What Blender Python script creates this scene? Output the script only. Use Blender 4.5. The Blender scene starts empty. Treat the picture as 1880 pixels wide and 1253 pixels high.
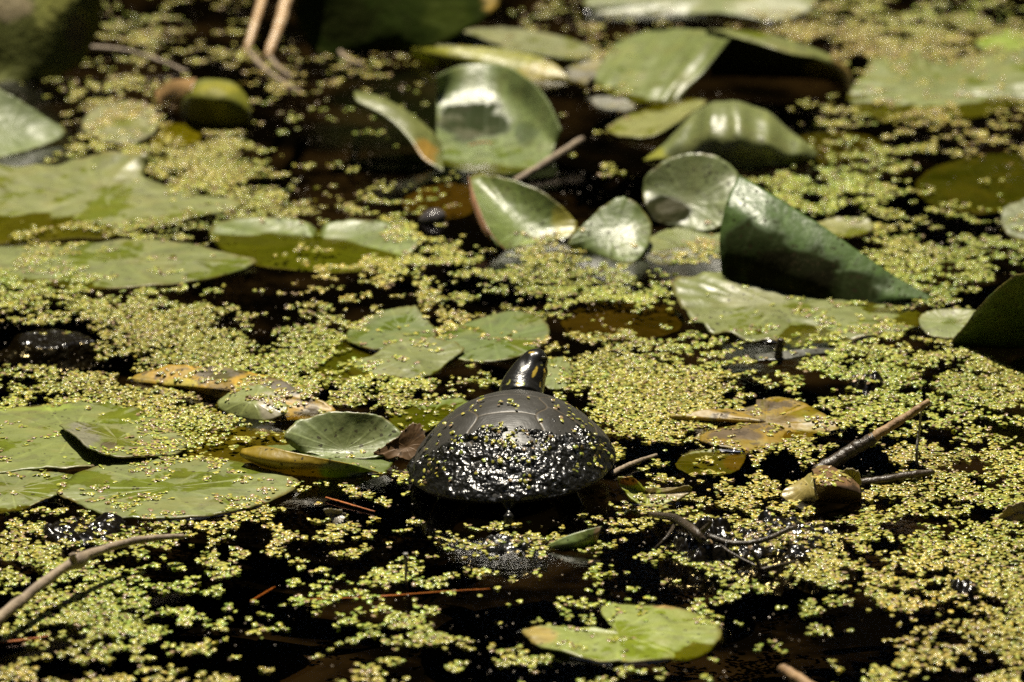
import bpy, bmesh, math, random
import numpy as np
from mathutils import Vector
from mathutils.bvhtree import BVHTree

random.seed(7)
rng = np.random.default_rng(11)
SC = bpy.context.scene
COL = SC.collection

# ------------------------------------------------------------------ camera, sky, sun, exposure
HFOV = math.radians(14.0)
PITCH = math.radians(17.0)
DIST = 2.48
CAM = np.array([0.0, -DIST*math.cos(PITCH), DIST*math.sin(PITCH)])
FWD = np.array([0.0, math.cos(PITCH), -math.sin(PITCH)])
RIGHT = np.array([1.0, 0.0, 0.0])
UP = np.array([0.0, math.sin(PITCH), math.cos(PITCH)])
K = 2*math.tan(HFOV/2)/1880.0

cd = bpy.data.cameras.new('camera')
cam = bpy.data.objects.new('camera', cd)
COL.objects.link(cam)
cam.location = CAM
cam.rotation_euler = (math.pi/2 - PITCH, 0, 0)
cd.sensor_width = 36.0
cd.lens = 18.0/math.tan(HFOV/2)
cd.clip_start = 0.05
cd.clip_end = 300
cd.dof.use_dof = True
cd.dof.focus_distance = 2.24
cd.dof.aperture_fstop = 10.0
SC.camera = cam

SUN_EL, SUN_AZ = math.radians(75), math.radians(-14)      # azimuth: a little left of straight behind the turtle
w = bpy.data.worlds.new('World'); SC.world = w; w.use_nodes = True
wn = w.node_tree; bg = wn.nodes['Background']
sky = wn.nodes.new('ShaderNodeTexSky'); sky.sky_type = 'NISHITA'; sky.sun_disc = False
sky.sun_elevation = SUN_EL; sky.sun_rotation = SUN_AZ
wn.links.new(sky.outputs[0], bg.inputs[0]); bg.inputs[1].default_value = 0.05
sd = bpy.data.lights.new('sun', 'SUN'); sd.energy = 5.0; sd.angle = math.radians(0.53); sd.color = (1.0, 0.92, 0.76)
sun = bpy.data.objects.new('sun', sd); COL.objects.link(sun)
sv = Vector((math.sin(SUN_AZ)*math.cos(SUN_EL), math.cos(SUN_AZ)*math.cos(SUN_EL), math.sin(SUN_EL)))
sun.rotation_euler = sv.to_track_quat('Z', 'Y').to_euler(); sun.location = sv*3
vs = SC.view_settings
vs.view_transform = 'Standard'; vs.look = 'None'; vs.gamma = 1.0; vs.use_curve_mapping = False
vs.exposure = 0.78
SC.cycles.use_denoising = False
SC.cycles.max_bounces = 8; SC.cycles.transparent_max_bounces = 16
SC.cycles.caustics_reflective = False; SC.cycles.caustics_refractive = False
SC.cycles.sample_clamp_indirect = 4.0; SC.cycles.sample_clamp_direct = 14.0

# ------------------------------------------------------------------ helpers
def P(px, py, mm=0.0):
    """point at height mm (millimetres above the water) seen at photo pixel px, py"""
    d = FWD + RIGHT*((px-940)*K) + UP*((626.5-py)*K)
    t = (mm*0.001 - CAM[2])/d[2]
    return CAM + d*t
def PY(px, py, Y):
    d = FWD + RIGHT*((px-940)*K) + UP*((626.5-py)*K)
    return CAM + d*((Y-CAM[1])/d[1])
def project(V):
    q = np.asarray(V) - CAM
    z = q @ FWD
    return 940 + (q @ RIGHT)/z/K, 626.5 - (q @ UP)/z/K

def _h(ix, iy, iz, s):
    n = (ix.astype(np.int64)*374761393 + iy.astype(np.int64)*668265263 + iz.astype(np.int64)*2147483647 + s*974634777) & 0xffffffff
    n = ((n ^ (n >> 13))*1274126177) & 0xffffffff
    n = ((n ^ (n >> 16))*2246822519) & 0xffffffff
    return ((n ^ (n >> 15)) & 0xffffff)/float(0xffffff)
def vnoise(x, y, z=0.0, s=0):
    x = np.asarray(x, float); y = np.asarray(y, float); z = np.zeros_like(x) + z
    ix, iy, iz = np.floor(x), np.floor(y), np.floor(z)
    fx, fy, fz = x-ix, y-iy, z-iz
    fx = fx*fx*(3-2*fx); fy = fy*fy*(3-2*fy); fz = fz*fz*(3-2*fz)
    r = 0
    for dx in (0, 1):
        for dy in (0, 1):
            for dz in (0, 1):
                wgt = (fx if dx else 1-fx)*(fy if dy else 1-fy)*(fz if dz else 1-fz)
                r = r + wgt*_h(ix+dx, iy+dy, iz+dz, s)
    return r
def fbm(x, y, z=0.0, s=0, o=3):
    r = 0; a = 1.0; t = 0
    for k in range(o):
        f = 2.03**k
        r = r + a*vnoise(np.asarray(x)*f+k*7.3, np.asarray(y)*f+k*3.1, np.asarray(z)*f, s+k); t += a; a *= 0.5
    return r/t
def sstep(a, b, x):
    t = np.clip((x-a)/(b-a), 0, 1); return t*t*(3-2*t)

def catmull(pts, n, closed=False):
    pts = np.asarray(pts, float); m = len(pts)
    out = []
    segs = m if closed else m-1
    u = np.linspace(0, segs, n, endpoint=not closed)
    for t in u:
        i = int(min(math.floor(t), segs-1)); f = t-i
        if closed:
            p0, p1, p2, p3 = pts[(i-1) % m], pts[i % m], pts[(i+1) % m], pts[(i+2) % m]
        else:
            p1, p2 = pts[i], pts[i+1]
            p0 = pts[i-1] if i > 0 else 2*p1-p2
            p3 = pts[i+2] if i+2 < m else 2*p2-p1
        out.append(0.5*((2*p1)+(-p0+p2)*f+(2*p0-5*p1+4*p2-p3)*f*f+(-p0+3*p1-3*p2+p3)*f**3))
    return np.array(out)

def mesh_obj(name, V, F, mat, parent=None, origin=None, col=None, solid=0.0, smooth=True):
    V = np.asarray(V, float)
    o0 = np.zeros(3) if origin is None else np.asarray(origin, float)
    me = bpy.data.meshes.new(name)
    me.from_pydata((V-o0).tolist(), [], [tuple(int(i) for i in f) for f in F])
    me.update()
    if smooth: me.polygons.foreach_set('use_smooth', [True]*len(me.polygons))
    if col is not None:
        a = me.color_attributes.new('Col', 'FLOAT_COLOR', 'POINT')
        c = np.ones((len(V), 4), np.float32); c[:, :3] = np.clip(col, 0, 1)
        a.data.foreach_set('color', c.ravel())
    me.materials.append(mat)
    ob = bpy.data.objects.new(name, me)
    COL.objects.link(ob)
    ob.location = o0
    if parent is not None:
        ob.parent = parent
        ob.location = o0 - np.array(parent.location)
    if solid:
        md = ob.modifiers.new('thickness', 'SOLIDIFY'); md.thickness = solid; md.offset = -1
    return ob
def tag(o, label=None, cat=None, group=None, kind=None):
    if label: o['label'] = label
    if cat: o['category'] = cat
    if group: o['group'] = group
    if kind: o['kind'] = kind
    return o
def empty(name, loc):
    o = bpy.data.objects.new(name, None); COL.objects.link(o); o.location = loc
    o.empty_display_size = 0.02
    return o
def fast_mesh(name, V, F, mat, col=None, smooth=True):
    """V (n,3) and F (m,k) arrays of equal polygon size"""
    me = bpy.data.meshes.new(name); m, k = F.shape
    me.vertices.add(len(V)); me.vertices.foreach_set('co', V.astype(np.float32).ravel())
    me.loops.add(m*k); me.loops.foreach_set('vertex_index', F.astype(np.int32).ravel())
    me.polygons.add(m); me.polygons.foreach_set('loop_start', np.arange(0, m*k, k, dtype=np.int32))
    me.polygons.foreach_set('use_smooth', np.full(m, smooth))
    me.update(calc_edges=True)
    if col is not None:
        a = me.color_attributes.new('Col', 'FLOAT_COLOR', 'POINT')
        c = np.ones((len(V), 4), np.float32); c[:, :3] = np.clip(col, 0, 1)
        a.data.foreach_set('color', c.ravel())
    me.materials.append(mat)
    ob = bpy.data.objects.new(name, me); COL.objects.link(ob)
    return ob

# ------------------------------------------------------------------ materials
class NT:
    def __init__(s, name):
        s.m = bpy.data.materials.new(name); s.m.use_nodes = True
        s.t = s.m.node_tree; s.t.nodes.clear()
        s.out = s.t.nodes.new('ShaderNodeOutputMaterial')
    def n(s, kind, **kw):
        nd = s.t.nodes.new(kind)
        for k, v in kw.items():
            if k.startswith('i_'):
                nd.inputs[k[2:].replace('_', ' ')].default_value = v
            else: setattr(nd, k, v)
        return nd
    def l(s, a, b): s.t.links.new(a, b)
    def math(s, op, a, b=None, c=None):
        nd = s.t.nodes.new('ShaderNodeMath'); nd.operation = op
        for i, v in enumerate((a, b, c)):
            if v is None: continue
            if isinstance(v, (int, float)): nd.inputs[i].default_value = v
            else: s.l(v, nd.inputs[i])
        return nd.outputs[0]
    def ramp(s, v, lo, hi, a=0.0, b=1.0):
        nd = s.t.nodes.new('ShaderNodeMapRange'); nd.interpolation_type = 'SMOOTHSTEP'
        s.l(v, nd.inputs[0])
        for i, x in zip((1, 2, 3, 4), (lo, hi, a, b)): nd.inputs[i].default_value = x
        return nd.outputs[0]
    def mix(s, f, a, b, mode='MIX'):
        nd = s.t.nodes.new('ShaderNodeMix'); nd.data_type = 'RGBA'; nd.blend_type = mode
        for i, v in ((0, f), (6, a), (7, b)):
            if isinstance(v, (int, float)): nd.inputs[i].default_value = v
            elif isinstance(v, tuple): nd.inputs[i].default_value = v if len(v) == 4 else (*v, 1)
            else: s.l(v, nd.inputs[i])
        return nd.outputs[2]
    def noise(s, scale, detail=3.0, rough=0.5, vec=None):
        nd = s.n('ShaderNodeTexNoise', i_Scale=scale, i_Detail=detail, i_Roughness=rough)
        if vec is None: vec = s.pos()
        s.l(vec, nd.inputs['Vector'])
        return nd.outputs['Fac']
    def pos(s):
        if not hasattr(s, '_g'): s._g = s.t.nodes.new('ShaderNodeNewGeometry')
        return s._g.outputs['Position']
    def bump(s, h, dist, strength=1.0, normal=None):
        nd = s.n('ShaderNodeBump', i_Strength=strength, i_Distance=dist)
        s.l(h, nd.inputs['Height'])
        if normal is not None: s.l(normal, nd.inputs['Normal'])
        return nd.outputs['Normal']
    def bsdf(s, **kw):
        p = s.t.nodes.new('ShaderNodeBsdfPrincipled')
        for k, v in kw.items():
            inp = p.inputs[k.replace('_', ' ')]
            if isinstance(v, (int, float)): inp.default_value = v
            elif isinstance(v, tuple): inp.default_value = (*v, 1) if len(v) == 3 else v
            else: s.l(v, inp)
        return p
    def finish(s, sh): s.l(sh, s.out.inputs['Surface']); return s.m

def leaf_material(name, speck=0.35, rough=0.45, trans=0.2, dirt=0.0, spec=0.62, rot=0.0, relief=1.0, wetness=True):
    t = NT(name)
    c = t.n('ShaderNodeVertexColor', layer_name='Col').outputs['Color']
    n1 = t.noise(70, 4, 0.6)
    c = t.mix(1.0, c, t.mix(n1, (0.68, 0.76, 0.62), (1.24, 1.26, 1.12)), 'MULTIPLY')
    # dust and tiny dead specks lying on the blade
    wv = t.n('ShaderNodeVectorMath', operation='MULTIPLY_ADD'); nc = t.n('ShaderNodeTexNoise', i_Scale=300.0)
    t.l(t.pos(), nc.inputs['Vector']); t.l(nc.outputs['Color'], wv.inputs[0]); wv.inputs[1].default_value = (.003, .003, .003); t.l(t.pos(), wv.inputs[2])
    vo = t.n('ShaderNodeTexVoronoi', i_Scale=340.0); t.l(wv.outputs[0], vo.inputs['Vector'])
    vsep = t.n('ShaderNodeSeparateColor'); t.l(vo.outputs['Color'], vsep.inputs[0])
    size = t.math('MULTIPLY_ADD', t.math('POWER', vsep.outputs[1], 2.0), 0.34, 0.09)
    dot = t.math('MULTIPLY', t.math('LESS_THAN', vo.outputs['Distance'], size), t.math('LESS_THAN', vsep.outputs[0], speck))
    dot = t.math('MULTIPLY', dot, t.ramp(t.noise(34, 2, 0.5), 0.36, 0.52))
    c = t.mix(t.math('MULTIPLY', dot, 0.85), c, (0.025, 0.020, 0.010))
    if rot:
        c = t.mix(t.math('MULTIPLY', t.ramp(t.noise(95, 5, 0.7), 0.52, 0.60), rot), c, (0.055, 0.040, 0.026))
        c = t.mix(t.math('MULTIPLY', t.ramp(t.noise(38, 4, 0.6), 0.50, 0.62), rot*.7), c, (0.26, 0.22, 0.06))
    fine = t.ramp(t.noise(900, 2, 0.6), 0.60, 0.70)
    c = t.mix(t.math('MULTIPLY', fine, 0.25+dirt), c, (0.05, 0.045, 0.02))
    sp = t.n('ShaderNodeSeparateXYZ'); t.l(t.pos(), sp.inputs[0])
    zz = t.math('ADD', sp.outputs[2], t.math('MULTIPLY', t.math('SUBTRACT', t.noise(120, 3, 0.6), 0.5), 0.0012))
    wet = t.ramp(zz, 0.0005, -0.0003)
    if wetness:
        c = t.mix(wet, c, t.mix(1.0, c, (0.62, 0.66, 0.13), 'MULTIPLY'))
    bmp = t.bump(t.noise(42, 3, 0.55), 0.0034, 0.6)
    bmp = t.bump(t.noise(150, 2, 0.5), 0.0006*relief, 0.6, bmp)
    bmp = t.bump(t.noise(520, 3, 0.6), 0.00022, 0.5, bmp)
    # puddles of water standing on the flat parts of the blade
    if wetness:
        gs = t.n('ShaderNodeSeparateXYZ'); t.l(t._g.outputs['True Normal'], gs.inputs[0])
        flat = t.ramp(t.math('ABSOLUTE', gs.outputs[2]), 0.975, 0.995)
        pud = t.math('MULTIPLY', t.ramp(t.noise(24, 5, 0.62), 0.53, 0.57), flat)
        c = t.mix(pud, c, t.mix(1.0, c, (0.74, 0.80, 0.28), 'MULTIPLY'))
    lum = t.n('ShaderNodeRGBToBW'); t.l(c, lum.inputs[0])
    spw = t.math('MULTIPLY', t.math('MULTIPLY_ADD', wet, -spec*0.85, spec), t.ramp(lum.outputs[0], 0.02, 0.085, 0.02, 1.0))
    ro = t.math('MULTIPLY_ADD', n1, 0.16, rough-0.08)
    ro = t.math('ADD', ro, t.ramp(lum.outputs[0], 0.02, 0.085, 0.35, 0.0))
    if wetness: ro = t.math('MULTIPLY_ADD', pud, -0.2, ro)
    p = t.bsdf(Base_Color=c, Roughness=ro, Normal=bmp)
    t.l(spw, p.inputs['Specular IOR Level'])
    tr = t.n('ShaderNodeBsdfTranslucent')
    t.l(t.mix(1.0, c, (1.15, 1.25, 0.35), 'MULTIPLY'), tr.inputs['Color'])
    mx = t.n('ShaderNodeMixShader'); mx.inputs[0].default_value = trans
    t.l(p.outputs[0], mx.inputs[1]); t.l(tr.outputs[0], mx.inputs[2])
    return t.finish(mx.outputs[0])

M_LEAF = leaf_material('lily_leaf', rot=.28)
M_LEAF_CLEAN = leaf_material('lily_leaf_smooth', speck=0.10)
M_LEAF_SPOT = leaf_material('lily_leaf_spotted', speck=0.95, rough=0.42, rot=.15)
M_LEAF_DIRTY = leaf_material('lily_leaf_silted', speck=0.95, dirt=0.45, rough=0.38, spec=0.38)
M_MOSSY = leaf_material('mossy_leaf', speck=0.3, trans=0.06, rough=0.6, spec=0.2, dirt=0.5, relief=3.0)
M_DEAD = leaf_material('decaying_leaf', speck=0.6, trans=0.12, rough=0.36)
M_ROT = leaf_material('rotting_leaf', speck=0.8, trans=0.10, rough=0.48, spec=.45, rot=.8)
M_THIN = leaf_material('thin_yellow_leaf', speck=0.6, trans=0.35, rough=0.4)

def duck_material():
    t = NT('duckweed_frond')
    c = t.n('ShaderNodeVertexColor', layer_name='Col').outputs['Color']
    c = t.mix(1.0, c, t.mix(t.noise(700, 2, 0.5), (0.8, 0.8, 0.75), (1.2, 1.2, 1.2)), 'MULTIPLY')
    p = t.bsdf(Base_Color=c, Roughness=0.42, Normal=t.bump(t.noise(900, 2, 0.5), 0.0003, 0.35))
    p.inputs['Specular IOR Level'].default_value = 0.3; p.inputs['Coat Weight'].default_value = 0.45; p.inputs['Coat Roughness'].default_value = 0.16
    tr = t.n('ShaderNodeBsdfTranslucent'); t.l(t.mix(1.0, c, (1.1, 1.15, 0.4), 'MULTIPLY'), tr.inputs['Color'])
    mx = t.n('ShaderNodeMixShader'); mx.inputs[0].default_value = 0.18
    t.l(p.outputs[0], mx.inputs[1]); t.l(tr.outputs[0], mx.inputs[2])
    return t.finish(mx.outputs[0])
M_DUCK = duck_material()

def water_material():
    t = NT('pond_water')
    h1 = t.noise(14, 2, 0.5); h2 = t.noise(95, 3, 0.6); h3 = t.noise(420, 2, 0.6)
    nm = t.bump(h1, 0.004, 0.25); nm = t.bump(h2, 0.0006, 0.35, nm); nm = t.bump(h3, 0.00012, 0.5, nm)
    fr = t.n('ShaderNodeFresnel', i_IOR=1.333); t.l(nm, fr.inputs['Normal'])
    gl = t.n('ShaderNodeBsdfGlossy', i_Roughness=0.06); t.l(nm, gl.inputs['Normal'])
    gl.inputs['Color'].default_value = (1, 1, 1, 1)
    tp = t.n('ShaderNodeBsdfTransparent'); tp.inputs['Color'].default_value = (0.80, 0.72, 0.50, 1)
    mx = t.n('ShaderNodeMixShader'); t.l(fr.outputs[0], mx.inputs[0])
    t.l(tp.outputs[0], mx.inputs[1]); t.l(gl.outputs[0], mx.inputs[2])
    return t.finish(mx.outputs[0])
M_WATER = water_material()

def mud_material(name, base, scale=160, amp=0.002, rough=0.3, spec=0.5, detail=5):
    t = NT(name)
    n = t.noise(scale*0.4, 4, 0.6)
    c = t.mix(n, tuple(x*0.55 for x in base), tuple(x*1.5 for x in base))
    nm = t.bump(t.noise(scale, detail, 0.6), amp, 0.9)
    p = t.bsdf(Base_Color=c, Roughness=rough, Normal=nm); p.inputs['Specular IOR Level'].default_value = spec
    return t.finish(p.outputs[0])
def bed_material():
    t = NT('pond_mud')
    f = t.ramp(t.noise(11, 5, 0.6), 0.46, 0.66)
    c = t.mix(f, (0.0016, 0.0013, 0.0009), (0.016, 0.011, 0.0065))
    return t.finish(t.bsdf(Base_Color=c, Roughness=0.9, Specular_IOR_Level=0.0).outputs[0])
M_BED = bed_material()
M_MUD = mud_material('wet_mud', (0.006, 0.0048, 0.003), 240, 0.0016, 0.2, 0.5, 1.0)
M_SHELLMUD = mud_material('wet_silt', (0.0075, 0.0073, 0.0055), 430, 0.0009, 0.27, 0.75, 1.5)
M_BANK = mud_material('bank_earth', (0.014, 0.011, 0.006), 4, 0.05, 0.9, 0.1)

def bark_material(name, a, b, rough=0.6, spec=0.4, scale=260):
    t = NT(name)
    c = t.mix(t.ramp(t.noise(scale*0.35, 4, 0.6), 0.35, 0.65), a, b)
    c = t.mix(t.math('MULTIPLY', t.ramp(t.noise(scale*1.6, 3, 0.6), 0.58, 0.68), 0.6), c, tuple(x*0.3 for x in a))
    nm = t.bump(t.noise(scale, 4, 0.65), 0.0012, 0.8)
    p = t.bsdf(Base_Color=c, Roughness=rough, Normal=nm); p.inputs['Specular IOR Level'].default_value = spec
    return t.finish(p.outputs[0])
M_TWIG = bark_material('grey_bark', (0.17, 0.13, 0.09), (0.27, 0.21, 0.14))
M_TAN = bark_material('tan_bark', (0.30, 0.19, 0.09), (0.20, 0.12, 0.055))
M_DARK = bark_material('dark_wet_bark', (0.030, 0.024, 0.017), (0.06, 0.045, 0.03), 0.35)
M_STEM = bark_material('pale_stem', (0.55, 0.40, 0.24), (0.40, 0.25, 0.12), 0.30)
M_NEEDLE = bark_material('orange_needle', (0.40, 0.12, 0.02), (0.26, 0.08, 0.02), 0.5)
M_GREY = bark_material('grey_scrap', (0.20, 0.19, 0.18), (0.34, 0.33, 0.30), 0.3)
M_BANKLEAF = leaf_material('bank_leaves', speck=0.0, trans=0.1, rough=0.7, spec=0.1, wetness=False)

# ------------------------------------------------------------------ setting: mud bed, water, bank
def sheet(name, x0, x1, y0, y1, nx, ny, zf, mat):
    xs, ys = np.meshgrid(np.linspace(x0, x1, nx), np.linspace(y0, y1, ny))
    V = np.stack([xs.ravel(), ys.ravel(), zf(xs.ravel(), ys.ravel())], 1)
    i = (np.arange(ny-1)[:, None]*nx + np.arange(nx-1)[None]).ravel()
    return fast_mesh(name, V, np.stack([i, i+1, i+nx+1, i+nx], 1), mat)
tag(sheet('pond_bed', -60, 60, -60, 60, 2, 2, lambda x, y: x*0-0.09, M_BED), 'dark muddy bottom seen dimly through the brown water', 'mud', kind='structure')
tag(sheet('pond_water', -60, 60, -60, 60, 2, 2, lambda x, y: x*0, M_WATER), 'dark still pond water between the duckweed rafts', 'water', kind='structure')
bn, bm_ = 160, 26
ba, br = np.meshgrid(np.linspace(0, 2*math.pi, bn), np.linspace(3.7, 14, bm_)); ba = ba.ravel(); br = br.ravel()
bxx, byy = np.cos(ba)*br, np.sin(ba)*br
bzz = np.clip(br-3.9, -0.3, 4.5)*0.55*(0.8+0.5*fbm(bxx*0.7, byy*0.7, s=3)) + 0.12*fbm(bxx*3, byy*3, s=4)-0.08
bi = (np.arange(bm_-1)[:, None]*bn + np.arange(bn-1)[None]).ravel()
tag(fast_mesh('pond_bank', np.stack([bxx, byy, bzz], 1), np.stack([bi, bi+1, bi+bn+1, bi+bn], 1), M_BANK),
    'shaded earth bank rising around the pond', 'bank', kind='structure')
# unseen undergrowth ringing the pond, added to darken reflections and hide the low sky
nl = 150000
ga = np.where(rng.random(nl) < .72, rng.normal(math.pi/2, .45, nl), rng.uniform(0, 2*math.pi, nl)); gr_ = rng.uniform(3.9, 6.2, nl)
bx = np.cos(ga)*gr_; by = np.sin(ga)*gr_
top = 2.2+4.2*fbm(bx*0.5, by*0.5, s=9)
bz = np.clip(gr_-3.9, 0, 3)*0.4 + top*rng.random(nl)**0.9
keep = fbm(bx*2.6, by*2.6, bz*2.6, s=21) > 0.36
bx, by, bz = bx[keep], by[keep], bz[keep]; nl = len(bx)
nc = 26000                                                    # crowns added over the water's edge to shade the bank
ca_, cr_ = rng.uniform(0, 2*math.pi, nc), rng.uniform(3.3, 6.8, nc)
bx = np.concatenate([bx, np.cos(ca_)*cr_]); by = np.concatenate([by, np.sin(ca_)*cr_]); bz = np.concatenate([bz, rng.uniform(3.2, 5.2, nc)+.5*np.sin(ca_*5)])
under = np.arange(nl+nc) < nl; nl += nc
a = rng.normal(size=(nl, 3)); a /= np.linalg.norm(a, axis=1)[:, None]
b = np.cross(a, rng.normal(size=(nl, 3))); b /= np.linalg.norm(b, axis=1)[:, None]
back = (np.abs(np.arctan2(bx, by)) < .9) & under
L = np.where(back, rng.uniform(0.03, 0.065, nl), np.where(under, rng.uniform(0.09, 0.17, nl), rng.uniform(.16, .30, nl)))[:, None]; c0 = np.stack([bx, by, bz], 1)
V = np.concatenate([c0-a*L, c0+b*L*0.45, c0+a*L, c0-b*L*0.45]).reshape(4, nl, 3).transpose(1, 0, 2).reshape(-1, 3)
cc = np.repeat(np.array([0.04, 0.06, 0.015])*rng.uniform(0.5, 1.5, (nl, 1)), 4, axis=0)
tag(fast_mesh('unseen_foliage', V, np.arange(nl*4).reshape(-1, 4), M_BANKLEAF, cc, smooth=False),
    'dark unseen foliage ring added around the pond to block low sky', 'foliage', kind='stuff')

# ------------------------------------------------------------------ leaves
GREEN = (0.155, 0.195, 0.062)
PALE = (0.205, 0.240, 0.098)
DEEP = (0.085, 0.150, 0.035)
OLIVE = (0.150, 0.160, 0.030)
LIME = (0.240, 0.300, 0.040)
YELLOW = (0.42, 0.25, 0.025)
BROWN = (0.075, 0.045, 0.022)
GREYB = (0.085, 0.070, 0.060)
DIRT_SHADE = (0.009, 0.008, 0.0045)  # dirt colour deepened to include the shade on steep blades
BVH_V, BVH_F = [], []
def bvh_add(V, F):
    k = sum(len(v) for v in BVH_V)
    BVH_V.append(np.asarray(V)); BVH_F.extend([tuple(int(i)+k for i in f) for f in F])

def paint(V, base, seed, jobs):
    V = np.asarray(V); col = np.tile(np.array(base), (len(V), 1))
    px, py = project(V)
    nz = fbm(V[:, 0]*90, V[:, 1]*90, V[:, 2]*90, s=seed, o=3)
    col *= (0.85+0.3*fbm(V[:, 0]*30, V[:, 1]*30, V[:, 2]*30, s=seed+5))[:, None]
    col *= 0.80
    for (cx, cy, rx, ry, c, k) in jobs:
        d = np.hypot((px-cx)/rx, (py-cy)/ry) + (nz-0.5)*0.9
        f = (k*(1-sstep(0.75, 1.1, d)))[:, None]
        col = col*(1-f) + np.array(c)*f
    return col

def lean(p, hs):
    x, y, h = p if len(p) == 3 else (*p, 1.5)
    return P(x, y, h if h <= 5 else 5+(h-5)*hs)
def polar(center, outline, bowl=1.6, nt=112, nr=18, und=0.7, ripple=0.0, seed=1, ragged=1.0, hs=0.76):
    """blade spreading from its centre to a traced rim; und, ripple in millimetres"""
    c = lean(center, hs)
    rim = np.array([lean(p, hs) for p in outline])
    E = catmull(rim, nt, True)
    th = np.arange(nt)*2*math.pi/nt
    E = c + (E-c)*(1+ragged*0.02*(fbm(np.cos(th)*9, np.sin(th)*9, s=seed)-0.5)[:, None]*2)
    tr_ = np.arange(1, nr+1)/nr
    if max(lean(p, hs)[2] for p in outline) > 0.013:
        # raised blades: the smooth membrane spanned by the rim, sagging to the centre's height
        Fk = np.fft.rfft(E, axis=0); kk_ = np.arange(len(Fk))
        Rr = np.array([np.fft.irfft(Fk*(t**kk_)[:, None], nt, axis=0) for t in tr_])
        c0_ = E.mean(axis=0); dep = (c[2]-c0_[2])*min(1.0, bowl/1.6)
        Rr[:, :, 2] += dep*((1-tr_**2)**1.5)[:, None]
        c = c0_+np.array([0, 0, dep])
    else:
        Rr = c[None, None]+(E-c)[None]*tr_[:, None, None]
        Rr[:, :, 2] = c[2]+(E[None, :, 2]-c[2])*(tr_**bowl)[:, None]
    V = np.concatenate([c[None], Rr.reshape(-1, 3)])
    tt = np.concatenate([[0], np.repeat(np.arange(1, nr+1)/nr, nt)])
    ang = np.concatenate([[0], np.tile(th, nr)])
    V[:, 2] += und*0.001*2*(fbm(V[:, 0]*45, V[:, 1]*45, s=seed+50)-0.5)*np.minimum(1, tt*2)
    V[:, 2] += ripple*0.001*np.sin(ang*17+seed)*tt**2*fbm(V[:, 0]*20, V[:, 1]*20, s=seed+60)
    V[:, 2] += 0.0022*(fbm(np.cos(ang)*5+seed, np.sin(ang)*5, s=seed+70)-.5)*tt**4 * (0.4 if len(outline) == 0 else 1.0)
    F = [(0, 1+k, 1+(k+1) % nt) for k in range(nt)]
    for r in range(nr-1):
        a0 = 1+r*nt; b0 = a0+nt
        for k in range(nt):
            k2 = (k+1) % nt
            F.append((a0+k, b0+k, b0+k2, a0+k2))
    # pale veins fanning out from the stalk
    vein = np.maximum(0, np.cos(ang*11+seed*1.7+2*fbm(V[:, 0]*25, V[:, 1]*25, s=seed+2)))**24*np.clip(tt*3, 0, 1)
    V[:, 2] += 0.00035*vein
    rimw = sstep(.93, 1.0, tt)*sstep(.42, .62, fbm(np.cos(ang)*4, np.sin(ang)*4, s=seed+80))
    return V, F, vein, rimw

def grid(rows, nu=56, nv=28, und=0.5, ripple=0.0, folds=9, seed=1, hs=0.76):
    A = np.array([[lean(p, hs) for p in r] for r in rows])
    B = np.array([catmull(r, nu) for r in A])                     # rows x nu
    G = np.array([catmull(B[:, k], nv) for k in range(nu)])       # nu x nv
    u = np.repeat(np.linspace(0, 1, nu), nv); v = np.tile(np.linspace(0, 1, nv), nu)
    V = G.reshape(-1, 3).copy()
    V[:, 2] += und*0.001*2*(fbm(V[:, 0]*45+V[:, 2]*30, V[:, 1]*45, s=seed+50)-0.5)
    w_ = ripple*0.001*np.sin(u*2*math.pi*folds+seed+v*1.5)*np.clip(v*2, 0, 1)
    V[:, 2] += w_; V[:, 1] += -w_*0.6
    F = [(i*nv+j, (i+1)*nv+j, (i+1)*nv+j+1, i*nv+j+1) for i in range(nu-1) for j in range(nv-1)]
    vein = np.maximum(0, np.cos(u*2*math.pi*folds+seed))**24
    return V, F, vein

def fix_up(V, F):
    """wind faces so that most normals point up"""
    s = 0
    for f in F[::7]:
        p = [V[i] for i in f[:3]]
        s += np.cross(p[1]-p[0], p[2]-p[0])[2]
    return F if s > 0 else [tuple(reversed(f)) for f in F]

def surf_obj(name, S, base, mat, parent=None, seed=1, jobs=(), origin=None, thick=0.9, edge=None, up=True, duck=True):
    V, F, vein = S[:3]
    if up: F = fix_up(V, F)
    col = paint(V, base, seed, jobs)
    col *= (1+0.34*vein)[:, None]
    if len(S) > 3:
        col = col*(1-.7*S[3][:, None]) + np.array([0.16, 0.11, 0.025])*.7*S[3][:, None]
    if duck: bvh_add(V, F)
    if len(S) > 3: meniscus(V[-112:], seed)
    return mesh_obj(name, V, F, mat, parent, origin, col, thick*0.001)

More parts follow.
